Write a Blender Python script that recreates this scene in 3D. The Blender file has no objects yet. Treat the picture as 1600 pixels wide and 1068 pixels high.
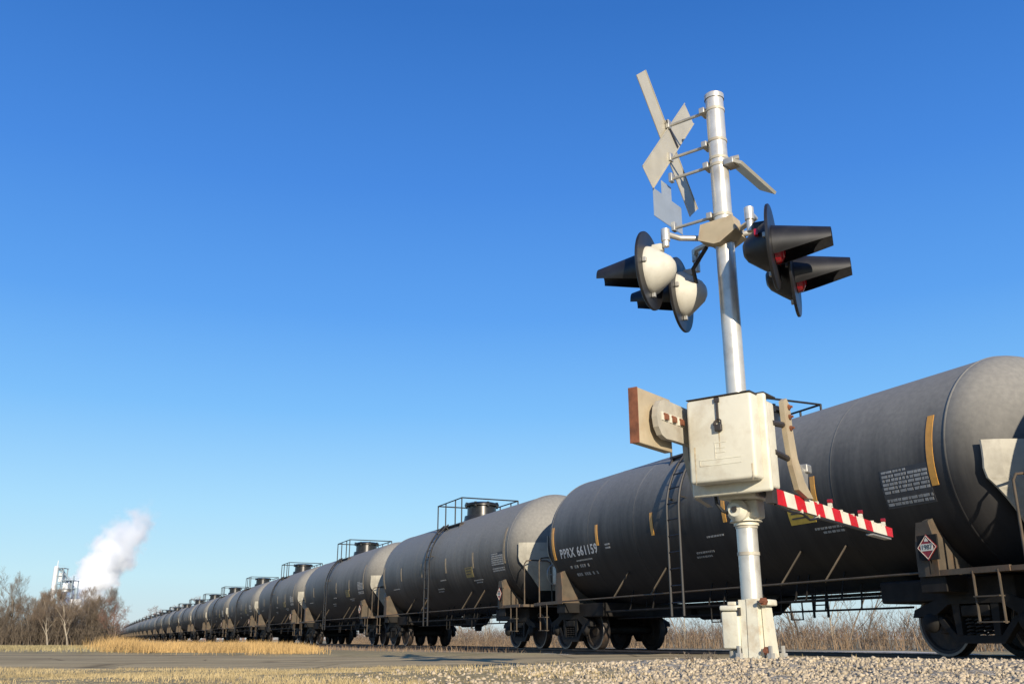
import bpy, bmesh, math, random
import numpy as np
from mathutils import Vector, Matrix, Quaternion
R = math.radians
PI = math.pi
sc = bpy.context.scene
col = sc.collection

# ------------------------------------------------------------------ camera
cam_d = bpy.data.cameras.new('camera')
cam = bpy.data.objects.new('camera', cam_d)
col.objects.link(cam)
cam.location = (0, 0, 0.22)
cam.rotation_euler = (R(90 + 17.745), 0, 0)
cam_d.sensor_width = 36
cam_d.sensor_fit = 'HORIZONTAL'
cam_d.lens = 36 * 1450 / 1600
cam_d.clip_start = 0.05
cam_d.clip_end = 9000
sc.camera = cam

# ------------------------------------------------------------------ sky, sun, exposure
SUN_AZ, SUN_EL = 165.5, 17.0
EXPO = 0.45
w = bpy.data.worlds.new('World')
sc.world = w
w.use_nodes = True
nt = w.node_tree
bg = nt.nodes['Background']
sky = nt.nodes.new('ShaderNodeTexSky')
sky.sky_type = 'NISHITA'
sky.sun_disc = False
sky.sun_elevation = R(SUN_EL)
sky.sun_rotation = R(SUN_AZ)
sky.altitude = 0
sky.air_density = 1.0
sky.dust_density = 0.3
sky.ozone_density = 2.5
SKY_STR = 0.12
# the clear winter sky's own gradient by height above the horizon, laid over the sky model
tcw = nt.nodes.new('ShaderNodeTexCoord')
spw = nt.nodes.new('ShaderNodeSeparateXYZ')
nt.links.new(tcw.outputs['Generated'], spw.inputs[0])
rw = nt.nodes.new('ShaderNodeValToRGB')
rw.color_ramp.interpolation = 'LINEAR'
def lin(c):
    c = c / 255
    return c / 12.92 if c <= .04045 else ((c + .055) / 1.055) ** 2.4
SKY = [(-2, (150, 140, 115)), (-.3, (185, 195, 200)), (.9, (196, 218, 230)), (3.4, (190, 228, 244)), (7.3, (166, 218, 250)), (13.2, (120, 189, 250)), (19.1, (88, 161, 242)), (26.9, (66, 137, 227)), (37.3, (46, 113, 200)), (60, (42, 92, 170)), (90, (34, 78, 150))]
el_ = rw.color_ramp.elements
for i, (e, c) in enumerate(SKY):
    p_ = (math.sin(R(e)) + .1) / 1.1
    k = el_[i] if i < 2 else el_.new(p_)
    k.position = p_
    k.color = tuple(lin(v) for v in c) + (1,)
ma = nt.nodes.new('ShaderNodeMath'); ma.operation = 'MULTIPLY_ADD'; ma.inputs[1].default_value = 1 / 1.1; ma.inputs[2].default_value = .1 / 1.1
nt.links.new(spw.outputs['Z'], ma.inputs[0]); nt.links.new(ma.outputs[0], rw.inputs[0])
vs_ = nt.nodes.new('ShaderNodeVectorMath'); vs_.operation = 'SCALE'; vs_.inputs['Scale'].default_value = 1 / (2 ** EXPO * SKY_STR)
nt.links.new(rw.outputs[0], vs_.inputs[0])
mw = nt.nodes.new('ShaderNodeMixRGB'); mw.inputs[0].default_value = .9
nt.links.new(sky.outputs[0], mw.inputs[1]); nt.links.new(vs_.outputs[0], mw.inputs[2])
nt.links.new(mw.outputs[0], bg.inputs[0])
bg.inputs[1].default_value = SKY_STR

sun_d = bpy.data.lights.new('sun', 'SUN')
sun_d.energy = 4.8
sun_d.angle = R(0.5)
sun_d.color = (1.0, 0.88, 0.70)
sun = bpy.data.objects.new('sun', sun_d)
col.objects.link(sun)
to_sun = Vector((math.sin(R(SUN_AZ)) * math.cos(R(SUN_EL)), math.cos(R(SUN_AZ)) * math.cos(R(SUN_EL)), math.sin(R(SUN_EL))))
sun.rotation_euler = to_sun.to_track_quat('Z', 'Y').to_euler()
sun.location = (0, 0, 50)

sc.view_settings.view_transform = 'Standard'
sc.view_settings.look = 'None'
sc.view_settings.gamma = 1
sc.view_settings.exposure = EXPO
sc.cycles.volume_bounces = 12
sc.cycles.volume_max_steps = 256
sc.cycles.volume_step_rate = 1.0
sc.cycles.transparent_max_bounces = 16

# ------------------------------------------------------------------ helpers
class MB:
    """collects shapes and links them as one mesh object"""
    def __init__(self):
        self.v, self.f, self.mi = [], [], []
        self.m = 0
    def add(self, vs, fs):
        o = len(self.v)
        self.v.extend([tuple(p) for p in vs])
        for f in fs:
            self.f.append(tuple(i + o for i in f))
            self.mi.append(self.m)
    def box(self, lo, hi, mat=None, bev=0.0):
        x0, y0, z0 = lo; x1, y1, z1 = hi
        if bev > 0:
            b = min(bev, (x1-x0)*.45, (y1-y0)*.45, (z1-z0)*.45)
            bm = bmesh.new()
            bmesh.ops.create_cube(bm, size=1)
            for v in bm.verts:
                v.co = Vector(((x0+x1)/2 + v.co.x*(x1-x0), (y0+y1)/2 + v.co.y*(y1-y0), (z0+z1)/2 + v.co.z*(z1-z0)))
            bmesh.ops.bevel(bm, geom=bm.edges[:], offset=b, segments=3, profile=.5, affect='EDGES')
            bm.verts.index_update()
            vs = [v.co.copy() for v in bm.verts]
            fs = [[v.index for v in f.verts] for f in bm.faces]
            bm.free()
        else:
            vs = [Vector(p) for p in ((x0,y0,z0),(x1,y0,z0),(x1,y1,z0),(x0,y1,z0),(x0,y0,z1),(x1,y0,z1),(x1,y1,z1),(x0,y1,z1))]
            fs = [(0,3,2,1),(4,5,6,7),(0,1,5,4),(1,2,6,5),(2,3,7,6),(3,0,4,7)]
        if mat is not None:
            vs = [mat @ v for v in vs]
        self.add(vs, fs)
    def tube(self, pts, r, n=8, cap=True, r1=None):
        pts = [Vector(p) for p in pts]
        k = len(pts)
        rs = r if isinstance(r, (list, tuple)) else [r + ((r1 - r) * i / (k - 1) if r1 is not None else 0) for i in range(k)]
        vs, fs = [], []
        t0 = (pts[1] - pts[0]).normalized()
        up = Vector((0, 0, 1)) if abs(t0.z) < .9 else Vector((1, 0, 0))
        a = t0.cross(up).normalized(); b = a.cross(t0).normalized()
        for i in range(k):
            if i == 0: t = pts[1] - pts[0]
            elif i == k - 1: t = pts[-1] - pts[-2]
            else: t = (pts[i] - pts[i-1]).normalized() + (pts[i+1] - pts[i]).normalized()
            t.normalize()
            a = (a - t * a.dot(t)).normalized(); b = t.cross(a).normalized()
            for j in range(n):
                q = 2 * PI * j / n
                vs.append(pts[i] + a * (math.cos(q) * rs[i]) + b * (math.sin(q) * rs[i]))
        for i in range(k - 1):
            for j in range(n):
                j2 = (j + 1) % n
                fs.append((i*n+j, i*n+j2, (i+1)*n+j2, (i+1)*n+j))
        if cap:
            fs.append(tuple(range(n - 1, -1, -1)))
            fs.append(tuple((k-1)*n + j for j in range(n)))
        self.add(vs, fs)
    def lathe(self, prof, origin, axis, n=32, a0=0, a1=2*PI, cap=False):
        """prof: (distance along the axis, radius)"""
        o = Vector(origin); ax = Vector(axis).normalized()
        up = Vector((0, 0, 1)) if abs(ax.z) < .9 else Vector((1, 0, 0))
        e1 = up.cross(ax).normalized(); e2 = ax.cross(e1).normalized()
        full = abs(a1 - a0 - 2*PI) < 1e-6
        m = n if full else n + 1
        vs, fs = [], []
        for (t, r) in prof:
            for j in range(m):
                q = a0 + (a1 - a0) * j / n
                vs.append(o + ax*t + e1*(math.cos(q)*r) + e2*(math.sin(q)*r))
        for i in range(len(prof) - 1):
            for j in range(n):
                j2 = (j + 1) % m
                fs.append((i*m+j, i*m+j2, (i+1)*m+j2, (i+1)*m+j))
        if cap:
            fs.append(tuple(range(m - 1, -1, -1)))
            fs.append(tuple((len(prof)-1)*m + j for j in range(m)))
        self.add(vs, fs)
    def prism(self, poly, d0, d1, frame):
        """poly: 2-D outline; frame(u, v, d) -> point"""
        n = len(poly)
        vs = [frame(u, v, d0) for u, v in poly] + [frame(u, v, d1) for u, v in poly]
        fs = [tuple(range(n - 1, -1, -1)), tuple(range(n, 2*n))]
        for i in range(n):
            j = (i + 1) % n
            fs.append((i, j, n + j, n + i))
        self.add(vs, fs)
    def bar(self, a, b, wd, th, up=(0, 0, 1)):
        a, b = Vector(a), Vector(b)
        t = (b - a); L = t.length; t.normalize()
        u = Vector(up)
        s = t.cross(u)
        if s.length < 1e-4: s = t.cross(Vector((1, 0, 0)))
        s.normalize(); u = s.cross(t).normalized()
        M = Matrix(((t.x, s.x, u.x, a.x), (t.y, s.y, u.y, a.y), (t.z, s.z, u.z, a.z), (0, 0, 0, 1)))
        self.box((0, -wd/2, -th/2), (L, wd/2, th/2), M)
    def build(self, name, mats, parent=None, smooth=None, fix=True):
        me = bpy.data.meshes.new(name)
        me.from_pydata(self.v, [], self.f)
        if not isinstance(mats, (list, tuple)): mats = [mats]
        for m in mats: me.materials.append(m)
        if len(mats) > 1:
            me.polygons.foreach_set('material_index', self.mi)
        if fix:
            bm = bmesh.new(); bm.from_mesh(me)
            bmesh.ops.recalc_face_normals(bm, faces=bm.faces[:])
            bm.to_mesh(me); bm.free()
        if smooth is not None:
            me.polygons.foreach_set('use_smooth', [True] * len(me.polygons))
            me.set_sharp_from_angle(angle=R(smooth))
        me.update()
        o = bpy.data.objects.new(name, me)
        col.objects.link(o)
        if parent: o.parent = parent
        return o

def tag(o, label=None, cat=None, group=None, kind=None):
    if label: o['label'] = label
    if cat: o['category'] = cat
    if group: o['group'] = group
    if kind: o['kind'] = kind
    return o

def empty(name, loc=(0, 0, 0), rz=0, parent=None):
    o = bpy.data.objects.new(name, None)
    o.empty_display_size = .2
    o.location = loc; o.rotation_euler = (0, 0, rz)
    col.objects.link(o)
    if parent: o.parent = parent
    return o

def copy_tree(o, parent=None, keep=None):
    c = o.copy(); col.objects.link(c)
    if parent: c.parent = parent
    for ch in list(o.children):
        if keep is None or ch.name.split('.')[0] in keep or parent is not None:
            copy_tree(ch, c, keep)
    return c

def np_mesh(name, V, F, mat, parent=None, smooth=False):
    """V (n,3), F (m,k) arrays -> object, quickly"""
    me = bpy.data.meshes.new(name)
    k = F.shape[1]
    me.vertices.add(len(V)); me.vertices.foreach_set('co', V.astype(np.float32).ravel())
    me.loops.add(F.size); me.loops.foreach_set('vertex_index', F.astype(np.int32).ravel())
    me.polygons.add(len(F))
    me.polygons.foreach_set('loop_start', np.arange(0, F.size, k, dtype=np.int32))
    me.polygons.foreach_set('loop_total', np.full(len(F), k, dtype=np.int32))
    if smooth: me.polygons.foreach_set('use_smooth', np.ones(len(F), dtype=bool))
    me.update(calc_edges=True)
    me.materials.append(mat)
    o = bpy.data.objects.new(name, me); col.objects.link(o)
    if parent: o.parent = parent
    return o

# ------------------------------------------------------------------ materials
def mat_new(name):
    m = bpy.data.materials.new(name); m.use_nodes = True
    n = m.node_tree.nodes; l = m.node_tree.links
    return m, n, l, n['Principled BSDF']

def paint(name, base, rough=.5, metal=0, var=.25, scale=6, dirt=None, dirt_amt=.4, dirt_scale=2.5, bump=.0, bscale=60, spec=.5):
    m, n, l, b = mat_new(name)
    b.inputs['Roughness'].default_value = rough
    b.inputs['Metallic'].default_value = metal
    b.inputs['Specular IOR Level'].default_value = spec
    tc = n.new('ShaderNodeTexCoord')
    no = n.new('ShaderNodeTexNoise'); no.inputs['Scale'].default_value = scale; no.inputs['Detail'].default_value = 6
    l.new(tc.outputs['Object'], no.inputs['Vector'])
    r = n.new('ShaderNodeValToRGB')
    lo = [c * (1 - var) for c in base]; hi = [min(1, c * (1 + var)) for c in base]
    r.color_ramp.elements[0].position = .3; r.color_ramp.elements[0].color = (*lo, 1)
    r.color_ramp.elements[1].position = .7; r.color_ramp.elements[1].color = (*hi, 1)
    l.new(no.outputs[0], r.inputs[0])
    out = r.outputs[0]
    if dirt:
        n2 = n.new('ShaderNodeTexNoise'); n2.inputs['Scale'].default_value = dirt_scale; n2.inputs['Detail'].default_value = 9; n2.inputs['Roughness'].default_value = .65
        l.new(tc.outputs['Object'], n2.inputs['Vector'])
        r2 = n.new('ShaderNodeValToRGB'); r2.color_ramp.elements[0].position = .5; r2.color_ramp.elements[1].position = .68
        l.new(n2.outputs[0], r2.inputs[0])
        mu = n.new('ShaderNodeMath'); mu.operation = 'MULTIPLY'; mu.inputs[1].default_value = dirt_amt
        l.new(r2.outputs[0], mu.inputs[0])
        mx = n.new('ShaderNodeMixRGB'); mx.inputs[2].default_value = (*dirt, 1)
        l.new(mu.outputs[0], mx.inputs[0]); l.new(out, mx.inputs[1]); out = mx.outputs[0]
    l.new(out, b.inputs['Base Color'])
    if bump:
        n3 = n.new('ShaderNodeTexNoise'); n3.inputs['Scale'].default_value = bscale; n3.inputs['Detail'].default_value = 4
        l.new(tc.outputs['Object'], n3.inputs['Vector'])
        bp = n.new('ShaderNodeBump'); bp.inputs['Strength'].default_value = bump; bp.inputs['Distance'].default_value = .01
        l.new(n3.outputs[0], bp.inputs['Height']); l.new(bp.outputs[0], b.inputs['Normal'])
    return m

M = {}
M['alu'] = paint('aluminium_paint', (.60, .58, .52), .36, .5, .10, 9, (.30, .26, .19), .5, 5, .04, 30)
M['lampback'] = paint('lamp_back_paint', (.52, .50, .43), .6, 0, .08, 9, (.30, .26, .19), .4, 6)
M['white'] = paint('white_paint', (.60, .575, .47), .5, 0, .06, 5, (.36, .29, .19), .4, 5.5, .06, 40)
M['white2'] = paint('white_cast_paint', (.60, .575, .46), .55, 0, .08, 8, (.36, .24, .12), .6, 7, .15, 40)
M['runstain'] = paint('run_stain', (.46, .38, .25), .6, 0, .3, 30)
M['tan'] = paint('weathered_tan_paint', (.38, .315, .21), .6, 0, .12, 8, (.30, .20, .11), .4, 6)
M['plate'] = paint('weathered_steel_plate', (.40, .37, .30), .55, .1, .15, 7, (.22, .16, .10), .4, 8)
M['rust'] = paint('rust', (.17, .06, .028), .85, 0, .35, 14, (.10, .04, .02), .5, 9, .3, 60)
M['dark'] = paint('dark_steel', (.045, .04, .038), .55, .3, .3, 9, (.10, .06, .035), .3, 6)
M['ladder'] = paint('black_ladder', (.014, .013, .013), .5, .1, .3, 9)
M['gloss'] = paint('glossy_black', (.02, .019, .018), .3, .2, .3, 9)
M['galv'] = paint('galvanised', (.42, .41, .38), .45, .6, .12, 14)
M['black'] = paint('black_paint', (.012, .012, .014), .42, 0, .3, 9, (.05, .045, .04), .25, 8)
M['silver_sign'] = paint('aluminium_sheet', (.44, .41, .33), .5, .2, .08, 6, (.40, .36, .26), .3, 5)
M['sign_back'] = paint('sign_back_grey', (.36, .40, .43), .45, .4, .08, 6)
M['placard_red'] = paint('placard_red', (.24, .012, .02), .45, 0, .15, 12)
M['red'] = paint('red_sheeting', (.50, .012, .02), .4, 0, .12, 12)
M['wsheet'] = paint('white_sheeting', (.66, .63, .52), .45, 0, .06, 12, (.35, .28, .18), .25, 8)
M['lensred'] = paint('red_lens', (.30, .005, .010), .12, 0, .1, 30, spec=.8)
M['rubber'] = paint('black_cable', (.012, .012, .012), .6, 0, .2, 20)
M['yellow'] = paint('yellow_reflector', (.62, .30, .05), .45, 0, .12, 10)
M['grimy_marker'] = paint('grimy_marker', (.26, .20, .12), .6, 0, .2, 10)
M['grimy_panel'] = paint('grimy_panel', (.20, .155, .05), .6, 0, .2, 10)
M['ysign'] = paint('yellow_panel', (.48, .33, .05), .5, 0, .15, 10)
M['stencil'] = paint('white_stencil', (.55, .54, .52), .6, 0, .2, 12)
M['stencil2'] = paint('faded_stencil', (.27, .27, .26), .6, 0, .25, 12)
M['panel'] = paint('stencil_panel', (.042, .042, .044), .6, 0, .2, 12)
M['tread'] = paint('wheel_steel', (.16, .14, .12), .45, .6, .15, 20)
M['wheel'] = paint('wheel_dust', (.022, .017, .014), .75, .1, .35, 8, (.085, .045, .022), .5, 6)
M['gusset'] = paint('dusty_bolster', (.07, .055, .037), .75, 0, .3, 5, (.16, .08, .035), .5, 3)
M['underframe'] = paint('underframe', (.014, .013, .012), .75, 0, .3, 6, (.04, .028, .018), .35, 4, spec=.2)
M['shield'] = paint('dusty_head_shield', (.34, .32, .26), .6, 0, .15, 3, (.12, .10, .075), .4, 2.5)
M['bark'] = paint('bark', (.16, .13, .10), .9, 0, .3, 3)
M['bark_pale'] = paint('pale_bark', (.30, .26, .20), .9, 0, .2, 3)
M['twig'] = paint('twigs', (.15, .112, .078), .9, 0, .3, .6)
M['twig_dark'] = paint('dark_twigs', (.125, .098, .07), .9, 0, .3, .6)
M['twig_red'] = paint('reddish_twigs', (.19, .105, .075), .9, 0, .25, .6)
M['twig_tan'] = paint('tan_stalks', (.215, .15, .092), .9, 0, .3, .8)
M['straw'] = paint('straw_grass', (.42, .275, .11), .95, 0, .35, .9)
M['shortgrass'] = paint('short_dry_grass', (.37, .29, .15), .95, 0, .4, 1.1)
M['fieldgrass'] = paint('field_grass_olive', (.27, .225, .115), .95, 0, .35, .4)
M['plant_white'] = paint('white_cladding', (.56, .58, .60), .5, 0, .05, .2)
M['plant_steel'] = paint('blue_grey_steelwork', (.23, .29, .34), .6, .1, .2, .2)
M['farroad'] = paint('pale_gravel_lane', (.55, .50, .42), .9, 0, .1, .5)
M['railsteel'] = paint('rail_side', (.06, .045, .035), .7, .3, .3, 3)

def tank_mat():
    """black paint under road dust: lit top and shaded belly are painted in by height with it"""
    m, n, l, b = mat_new('dusty_tank_painted_shade')
    tc = n.new('ShaderNodeTexCoord')
    def noise(scale, sc_, det=6, rough=.6):
        mp = n.new('ShaderNodeMapping'); mp.inputs['Scale'].default_value = scale
        l.new(tc.outputs['Object'], mp.inputs[0])
        q = n.new('ShaderNodeTexNoise'); q.inputs['Scale'].default_value = sc_; q.inputs['Detail'].default_value = det; q.inputs['Roughness'].default_value = rough
        l.new(mp.outputs[0], q.inputs['Vector']); return q.outputs[0]
    def mth(op, a, b_, c_=0.0):
        q = n.new('ShaderNodeMath'); q.operation = op
        for i, v in enumerate((a, b_, c_)):
            if isinstance(v, (int, float)): q.inputs[i].default_value = v
            else: l.new(v, q.inputs[i])
        return q.outputs[0]
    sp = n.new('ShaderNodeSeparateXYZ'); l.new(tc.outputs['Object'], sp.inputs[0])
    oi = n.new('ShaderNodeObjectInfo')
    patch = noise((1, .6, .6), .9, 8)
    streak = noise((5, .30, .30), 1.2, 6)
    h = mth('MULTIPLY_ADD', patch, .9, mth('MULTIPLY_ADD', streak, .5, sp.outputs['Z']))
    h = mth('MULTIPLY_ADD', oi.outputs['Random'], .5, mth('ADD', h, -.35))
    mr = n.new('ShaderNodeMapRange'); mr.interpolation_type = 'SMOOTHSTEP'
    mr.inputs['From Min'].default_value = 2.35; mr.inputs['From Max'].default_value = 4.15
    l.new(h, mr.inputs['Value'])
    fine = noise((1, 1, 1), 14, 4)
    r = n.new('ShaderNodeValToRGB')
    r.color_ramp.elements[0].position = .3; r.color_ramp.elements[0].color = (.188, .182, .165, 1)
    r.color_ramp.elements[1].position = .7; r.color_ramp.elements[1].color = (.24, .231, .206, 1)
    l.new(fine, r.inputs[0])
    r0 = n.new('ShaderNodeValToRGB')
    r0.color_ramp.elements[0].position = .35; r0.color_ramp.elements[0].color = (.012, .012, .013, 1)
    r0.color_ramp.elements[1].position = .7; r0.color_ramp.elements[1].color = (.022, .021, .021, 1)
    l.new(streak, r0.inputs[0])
    mx = n.new('ShaderNodeMixRGB'); l.new(mr.outputs[0], mx.inputs[0]); l.new(r0.outputs[0], mx.inputs[1]); l.new(r.outputs[0], mx.inputs[2])  # dusty grey above, near-black below, with the belly's shade painted into the colour
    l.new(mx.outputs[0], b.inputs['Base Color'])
    b.inputs['Roughness'].default_value = .62
    b.inputs['Specular IOR Level'].default_value = .32
    bp = n.new('ShaderNodeBump'); bp.inputs['Strength'].default_value = .06; bp.inputs['Distance'].default_value = .05
    l.new(patch, bp.inputs['Height']); l.new(bp.outputs[0], b.inputs['Normal'])
    return m
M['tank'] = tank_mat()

def ground_mat():
    m, n, l, b = mat_new('ground_dry')
    at = n.new('ShaderNodeAttribute'); at.attribute_name = 'zone'
    ge = n.new('ShaderNodeNewGeometry')
    def noise(sc_, det=6, rough=.6):
        q = n.new('ShaderNodeTexNoise'); q.inputs['Scale'].default_value = sc_; q.inputs['Detail'].default_value = det; q.inputs['Roughness'].default_value = rough
        l.new(ge.outputs['Position'], q.inputs['Vector']); return q
    def ramp(src, cs):
        r = n.new('ShaderNodeValToRGB'); e = r.color_ramp.elements
        e[0].position, e[0].color = cs[0][0], (*cs[0][1], 1)
        e[1].position, e[1].color = cs[-1][0], (*cs[-1][1], 1)
        for p, c in cs[1:-1]:
            k = e.new(p); k.color = (*c, 1)
        l.new(src, r.inputs[0]); return r.outputs[0]
    na = noise(.5, 9, .7)
    grass = ramp(na.outputs[0], [(.3, (.24, .19, .095)), (.5, (.36, .29, .155)), (.7, (.46, .37, .20))])
    nb = noise(38, 3, .6)
    grav = ramp(nb.outputs[0], [(.34, (.10, .08, .055)), (.5, (.34, .30, .23)), (.66, (.52, .48, .40))])
    nc = noise(.08, 6, .6)
    field = ramp(nc.outputs[0], [(.3, (.24, .20, .12)), (.5, (.33, .27, .16)), (.7, (.40, .34, .22))])
    sp = n.new('ShaderNodeSeparateColor'); l.new(at.outputs['Color'], sp.inputs[0])
    nd = noise(2.2, 6, .7)
    def fac(ch, amt=.9):
        a = n.new('ShaderNodeMath'); a.operation = 'SUBTRACT'; l.new(nd.outputs[0], a.inputs[0]); a.inputs[1].default_value = .5
        b_ = n.new('ShaderNodeMath'); b_.operation = 'MULTIPLY_ADD'; l.new(a.outputs[0], b_.inputs[0]); b_.inputs[1].default_value = amt; l.new(ch, b_.inputs[2])
        c = n.new('ShaderNodeMapRange'); c.inputs['From Min'].default_value = .4; c.inputs['From Max'].default_value = .6; l.new(b_.outputs[0], c.inputs['Value'])
        return c.outputs['Result']
    m1 = n.new('ShaderNodeMixRGB'); l.new(fac(sp.outputs['Green']), m1.inputs[0]); l.new(grass, m1.inputs[1]); l.new(field, m1.inputs[2])
    m2 = n.new('ShaderNodeMixRGB'); l.new(fac(sp.outputs['Red']), m2.inputs[0]); l.new(m1.outputs[0], m2.inputs[1]); l.new(grav, m2.inputs[2])
    l.new(m2.outputs[0], b.inputs['Base Color'])
    b.inputs['Roughness'].default_value = .95
    b.inputs['Specular IOR Level'].default_value = .1
    bp = n.new('ShaderNodeBump'); bp.inputs['Strength'].default_value = .7; bp.inputs['Distance'].default_value = .02
    l.new(nb.outputs[0], bp.inputs['Height']); l.new(bp.outputs[0], b.inputs['Normal'])
    return m
M['ground'] = ground_mat()

def asphalt_mat():
    m, n, l, b = mat_new('old_asphalt')
    ge = n.new('ShaderNodeNewGeometry')
    q = n.new('ShaderNodeTexNoise'); q.inputs['Scale'].default_value = .7; q.inputs['Detail'].default_value = 8; q.inputs['Roughness'].default_value = .65
    l.new(ge.outputs['Position'], q.inputs['Vector'])
    r = n.new('ShaderNodeValToRGB')
    r.color_ramp.elements[0].position = .3; r.color_ramp.elements[0].color = (.40, .31, .175, 1)
    r.color_ramp.elements[1].position = .7; r.color_ramp.elements[1].color = (.54, .43, .25, 1)
    l.new(q.outputs[0], r.inputs[0])
    q2 = n.new('ShaderNodeTexNoise'); q2.inputs['Scale'].default_value = 60; q2.inputs['Detail'].default_value = 3
    l.new(ge.outputs['Position'], q2.inputs['Vector'])
    mx = n.new('ShaderNodeMixRGB'); mx.blend_type = 'OVERLAY'; mx.inputs[0].default_value = .5
    l.new(r.outputs[0], mx.inputs[1]); l.new(q2.outputs[0], mx.inputs[2])
    mpv = n.new('ShaderNodeMapping'); mpv.inputs['Rotation'].default_value = (0, 0, .35); mpv.inputs['Scale'].default_value = (.08, 1.1, 1)
    l.new(ge.outputs['Position'], mpv.inputs[0])
    q3 = n.new('ShaderNodeTexNoise'); q3.inputs['Scale'].default_value = 1.0; q3.inputs['Detail'].default_value = 5
    l.new(mpv.outputs[0], q3.inputs['Vector'])
    r3 = n.new('ShaderNodeValToRGB'); r3.color_ramp.elements[0].position = .42; r3.color_ramp.elements[0].color = (.62, .62, .63, 1); r3.color_ramp.elements[1].position = .62; r3.color_ramp.elements[1].color = (1.1, 1.08, 1.02, 1)
    l.new(q3.outputs[0], r3.inputs[0])
    m3 = n.new('ShaderNodeMixRGB'); m3.blend_type = 'MULTIPLY'; m3.inputs[0].default_value = .8
    l.new(mx.outputs[0], m3.inputs[1]); l.new(r3.outputs[0], m3.inputs[2])
    vo = n.new('ShaderNodeTexVoronoi'); vo.feature = 'DISTANCE_TO_EDGE'; vo.inputs['Scale'].default_value = .45
    l.new(ge.outputs['Position'], vo.inputs['Vector'])
    r4 = n.new('ShaderNodeValToRGB'); r4.color_ramp.elements[0].position = .0; r4.color_ramp.elements[0].color = (.3, .3, .3, 1); r4.color_ramp.elements[1].position = .018; r4.color_ramp.elements[1].color = (1, 1, 1, 1)
    l.new(vo.outputs['Distance'], r4.inputs[0])
    m4 = n.new('ShaderNodeMixRGB'); m4.blend_type = 'MULTIPLY'; m4.inputs[0].default_value = .7
    l.new(m3.outputs[0], m4.inputs[1]); l.new(r4.outputs[0], m4.inputs[2])
    l.new(m4.outputs[0], b.inputs['Base Color'])
    b.inputs['Roughness'].default_value = .9
    b.inputs['Specular IOR Level'].default_value = .03
    bp = n.new('ShaderNodeBump'); bp.inputs['Strength'].default_value = .4; bp.inputs['Distance'].default_value = .006
    l.new(q2.outputs[0], bp.inputs['Height']); l.new(bp.outputs[0], b.inputs['Normal'])
    return m
M['asphalt'] = asphalt_mat()
M['ballast'] = paint('ballast', (.22, .19, .16), .95, 0, .5, 30, None, 0, 1, .8, 30)
M['stone'] = paint('gravel_stone', (.40, .33, .23), .95, 0, .5, 28)

# ------------------------------------------------------------------ frames of the place
AZ_T = R(-23.69)                               # the track runs away at this bearing
DT = Vector((math.sin(AZ_T), math.cos(AZ_T), 0))
NT = Vector((DT.y, -DT.x, 0))
P0 = 11.45                                     # distance of the track's centre line
S_CURVE, R_CURVE = 190.0, -9000.0              # beyond this the track eases to the right
def track(s):
    if s <= S_CURVE:
        return NT * P0 + DT * s, DT.copy()
    a = (s - S_CURVE) / R_CURVE
    p = NT * P0 + DT * (S_CURVE + R_CURVE * math.sin(a)) - NT * (R_CURVE * (1 - math.cos(a)))
    return p, (DT * math.cos(a) - NT * math.sin(a))
MAST = Vector((1.609, 6.45, 0.0))

def sstep(a, b, x):
    t = np.clip((x - a) / (b - a), 0, 1)
    return t * t * (3 - 2 * t)

ROAD_NEAR = [(-60, 24), (-40, 19), (-12, 13.6), (-4, 12.0), (0, 10.6), (3, 8.8), (8, 7.5), (14, 6.2), (40, 0)]
ROAD_FAR = [(-60, 50), (-40, 40), (-12, 26.5), (-5, 22.5), (0, 18.5), (5, 16.5), (10, 17), (14, 16.6), (40, 11)]
def edge(tab, x):
    return np.interp(x, [p[0] for p in tab], [p[1] for p in tab])
def ground_z(x, y):
    x = np.asarray(x, float); y = np.asarray(y, float)
    P = x * NT.x + y * NT.y; S = x * DT.x + y * DT.y
    z = np.zeros_like(x)
    z = z - .55 * sstep(4.4, 0.5, y)                                   # the shoulder falls to the ditch by the photographer
    z = z + .095 * np.exp(-(((x - 1.6) / 2.3) ** 2 + ((y - 6.3) / .8) ** 2))
    z = z + .05 * np.exp(-(((x - 4.8) / 2.0) ** 2 + ((y - 6.2) / .9) ** 2))
    z = z - .12 * sstep(3.5, -5, x) * sstep(4.6, 10, y)
    z = z - .25 * sstep(25, 90, y)
    onroad = sstep(-.6, .3, y - edge(ROAD_NEAR, x)) * sstep(.6, -.3, y - edge(ROAD_FAR, x))
    z = z - .07 * onroad
    onbed = sstep(3.2, 2.2, np.abs(P - P0)) * (S < 600)
    z = z * (1 - onbed) + (-.22) * onbed
    z = z - .12 * sstep(P0 + 2.2, P0 + 6, P) * (1 - onroad)
    return z
def road_z(x, y):
    return 0.0 - .12 * sstep(3.5, -5, x) * sstep(4.6, 10, y) - .03

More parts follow.
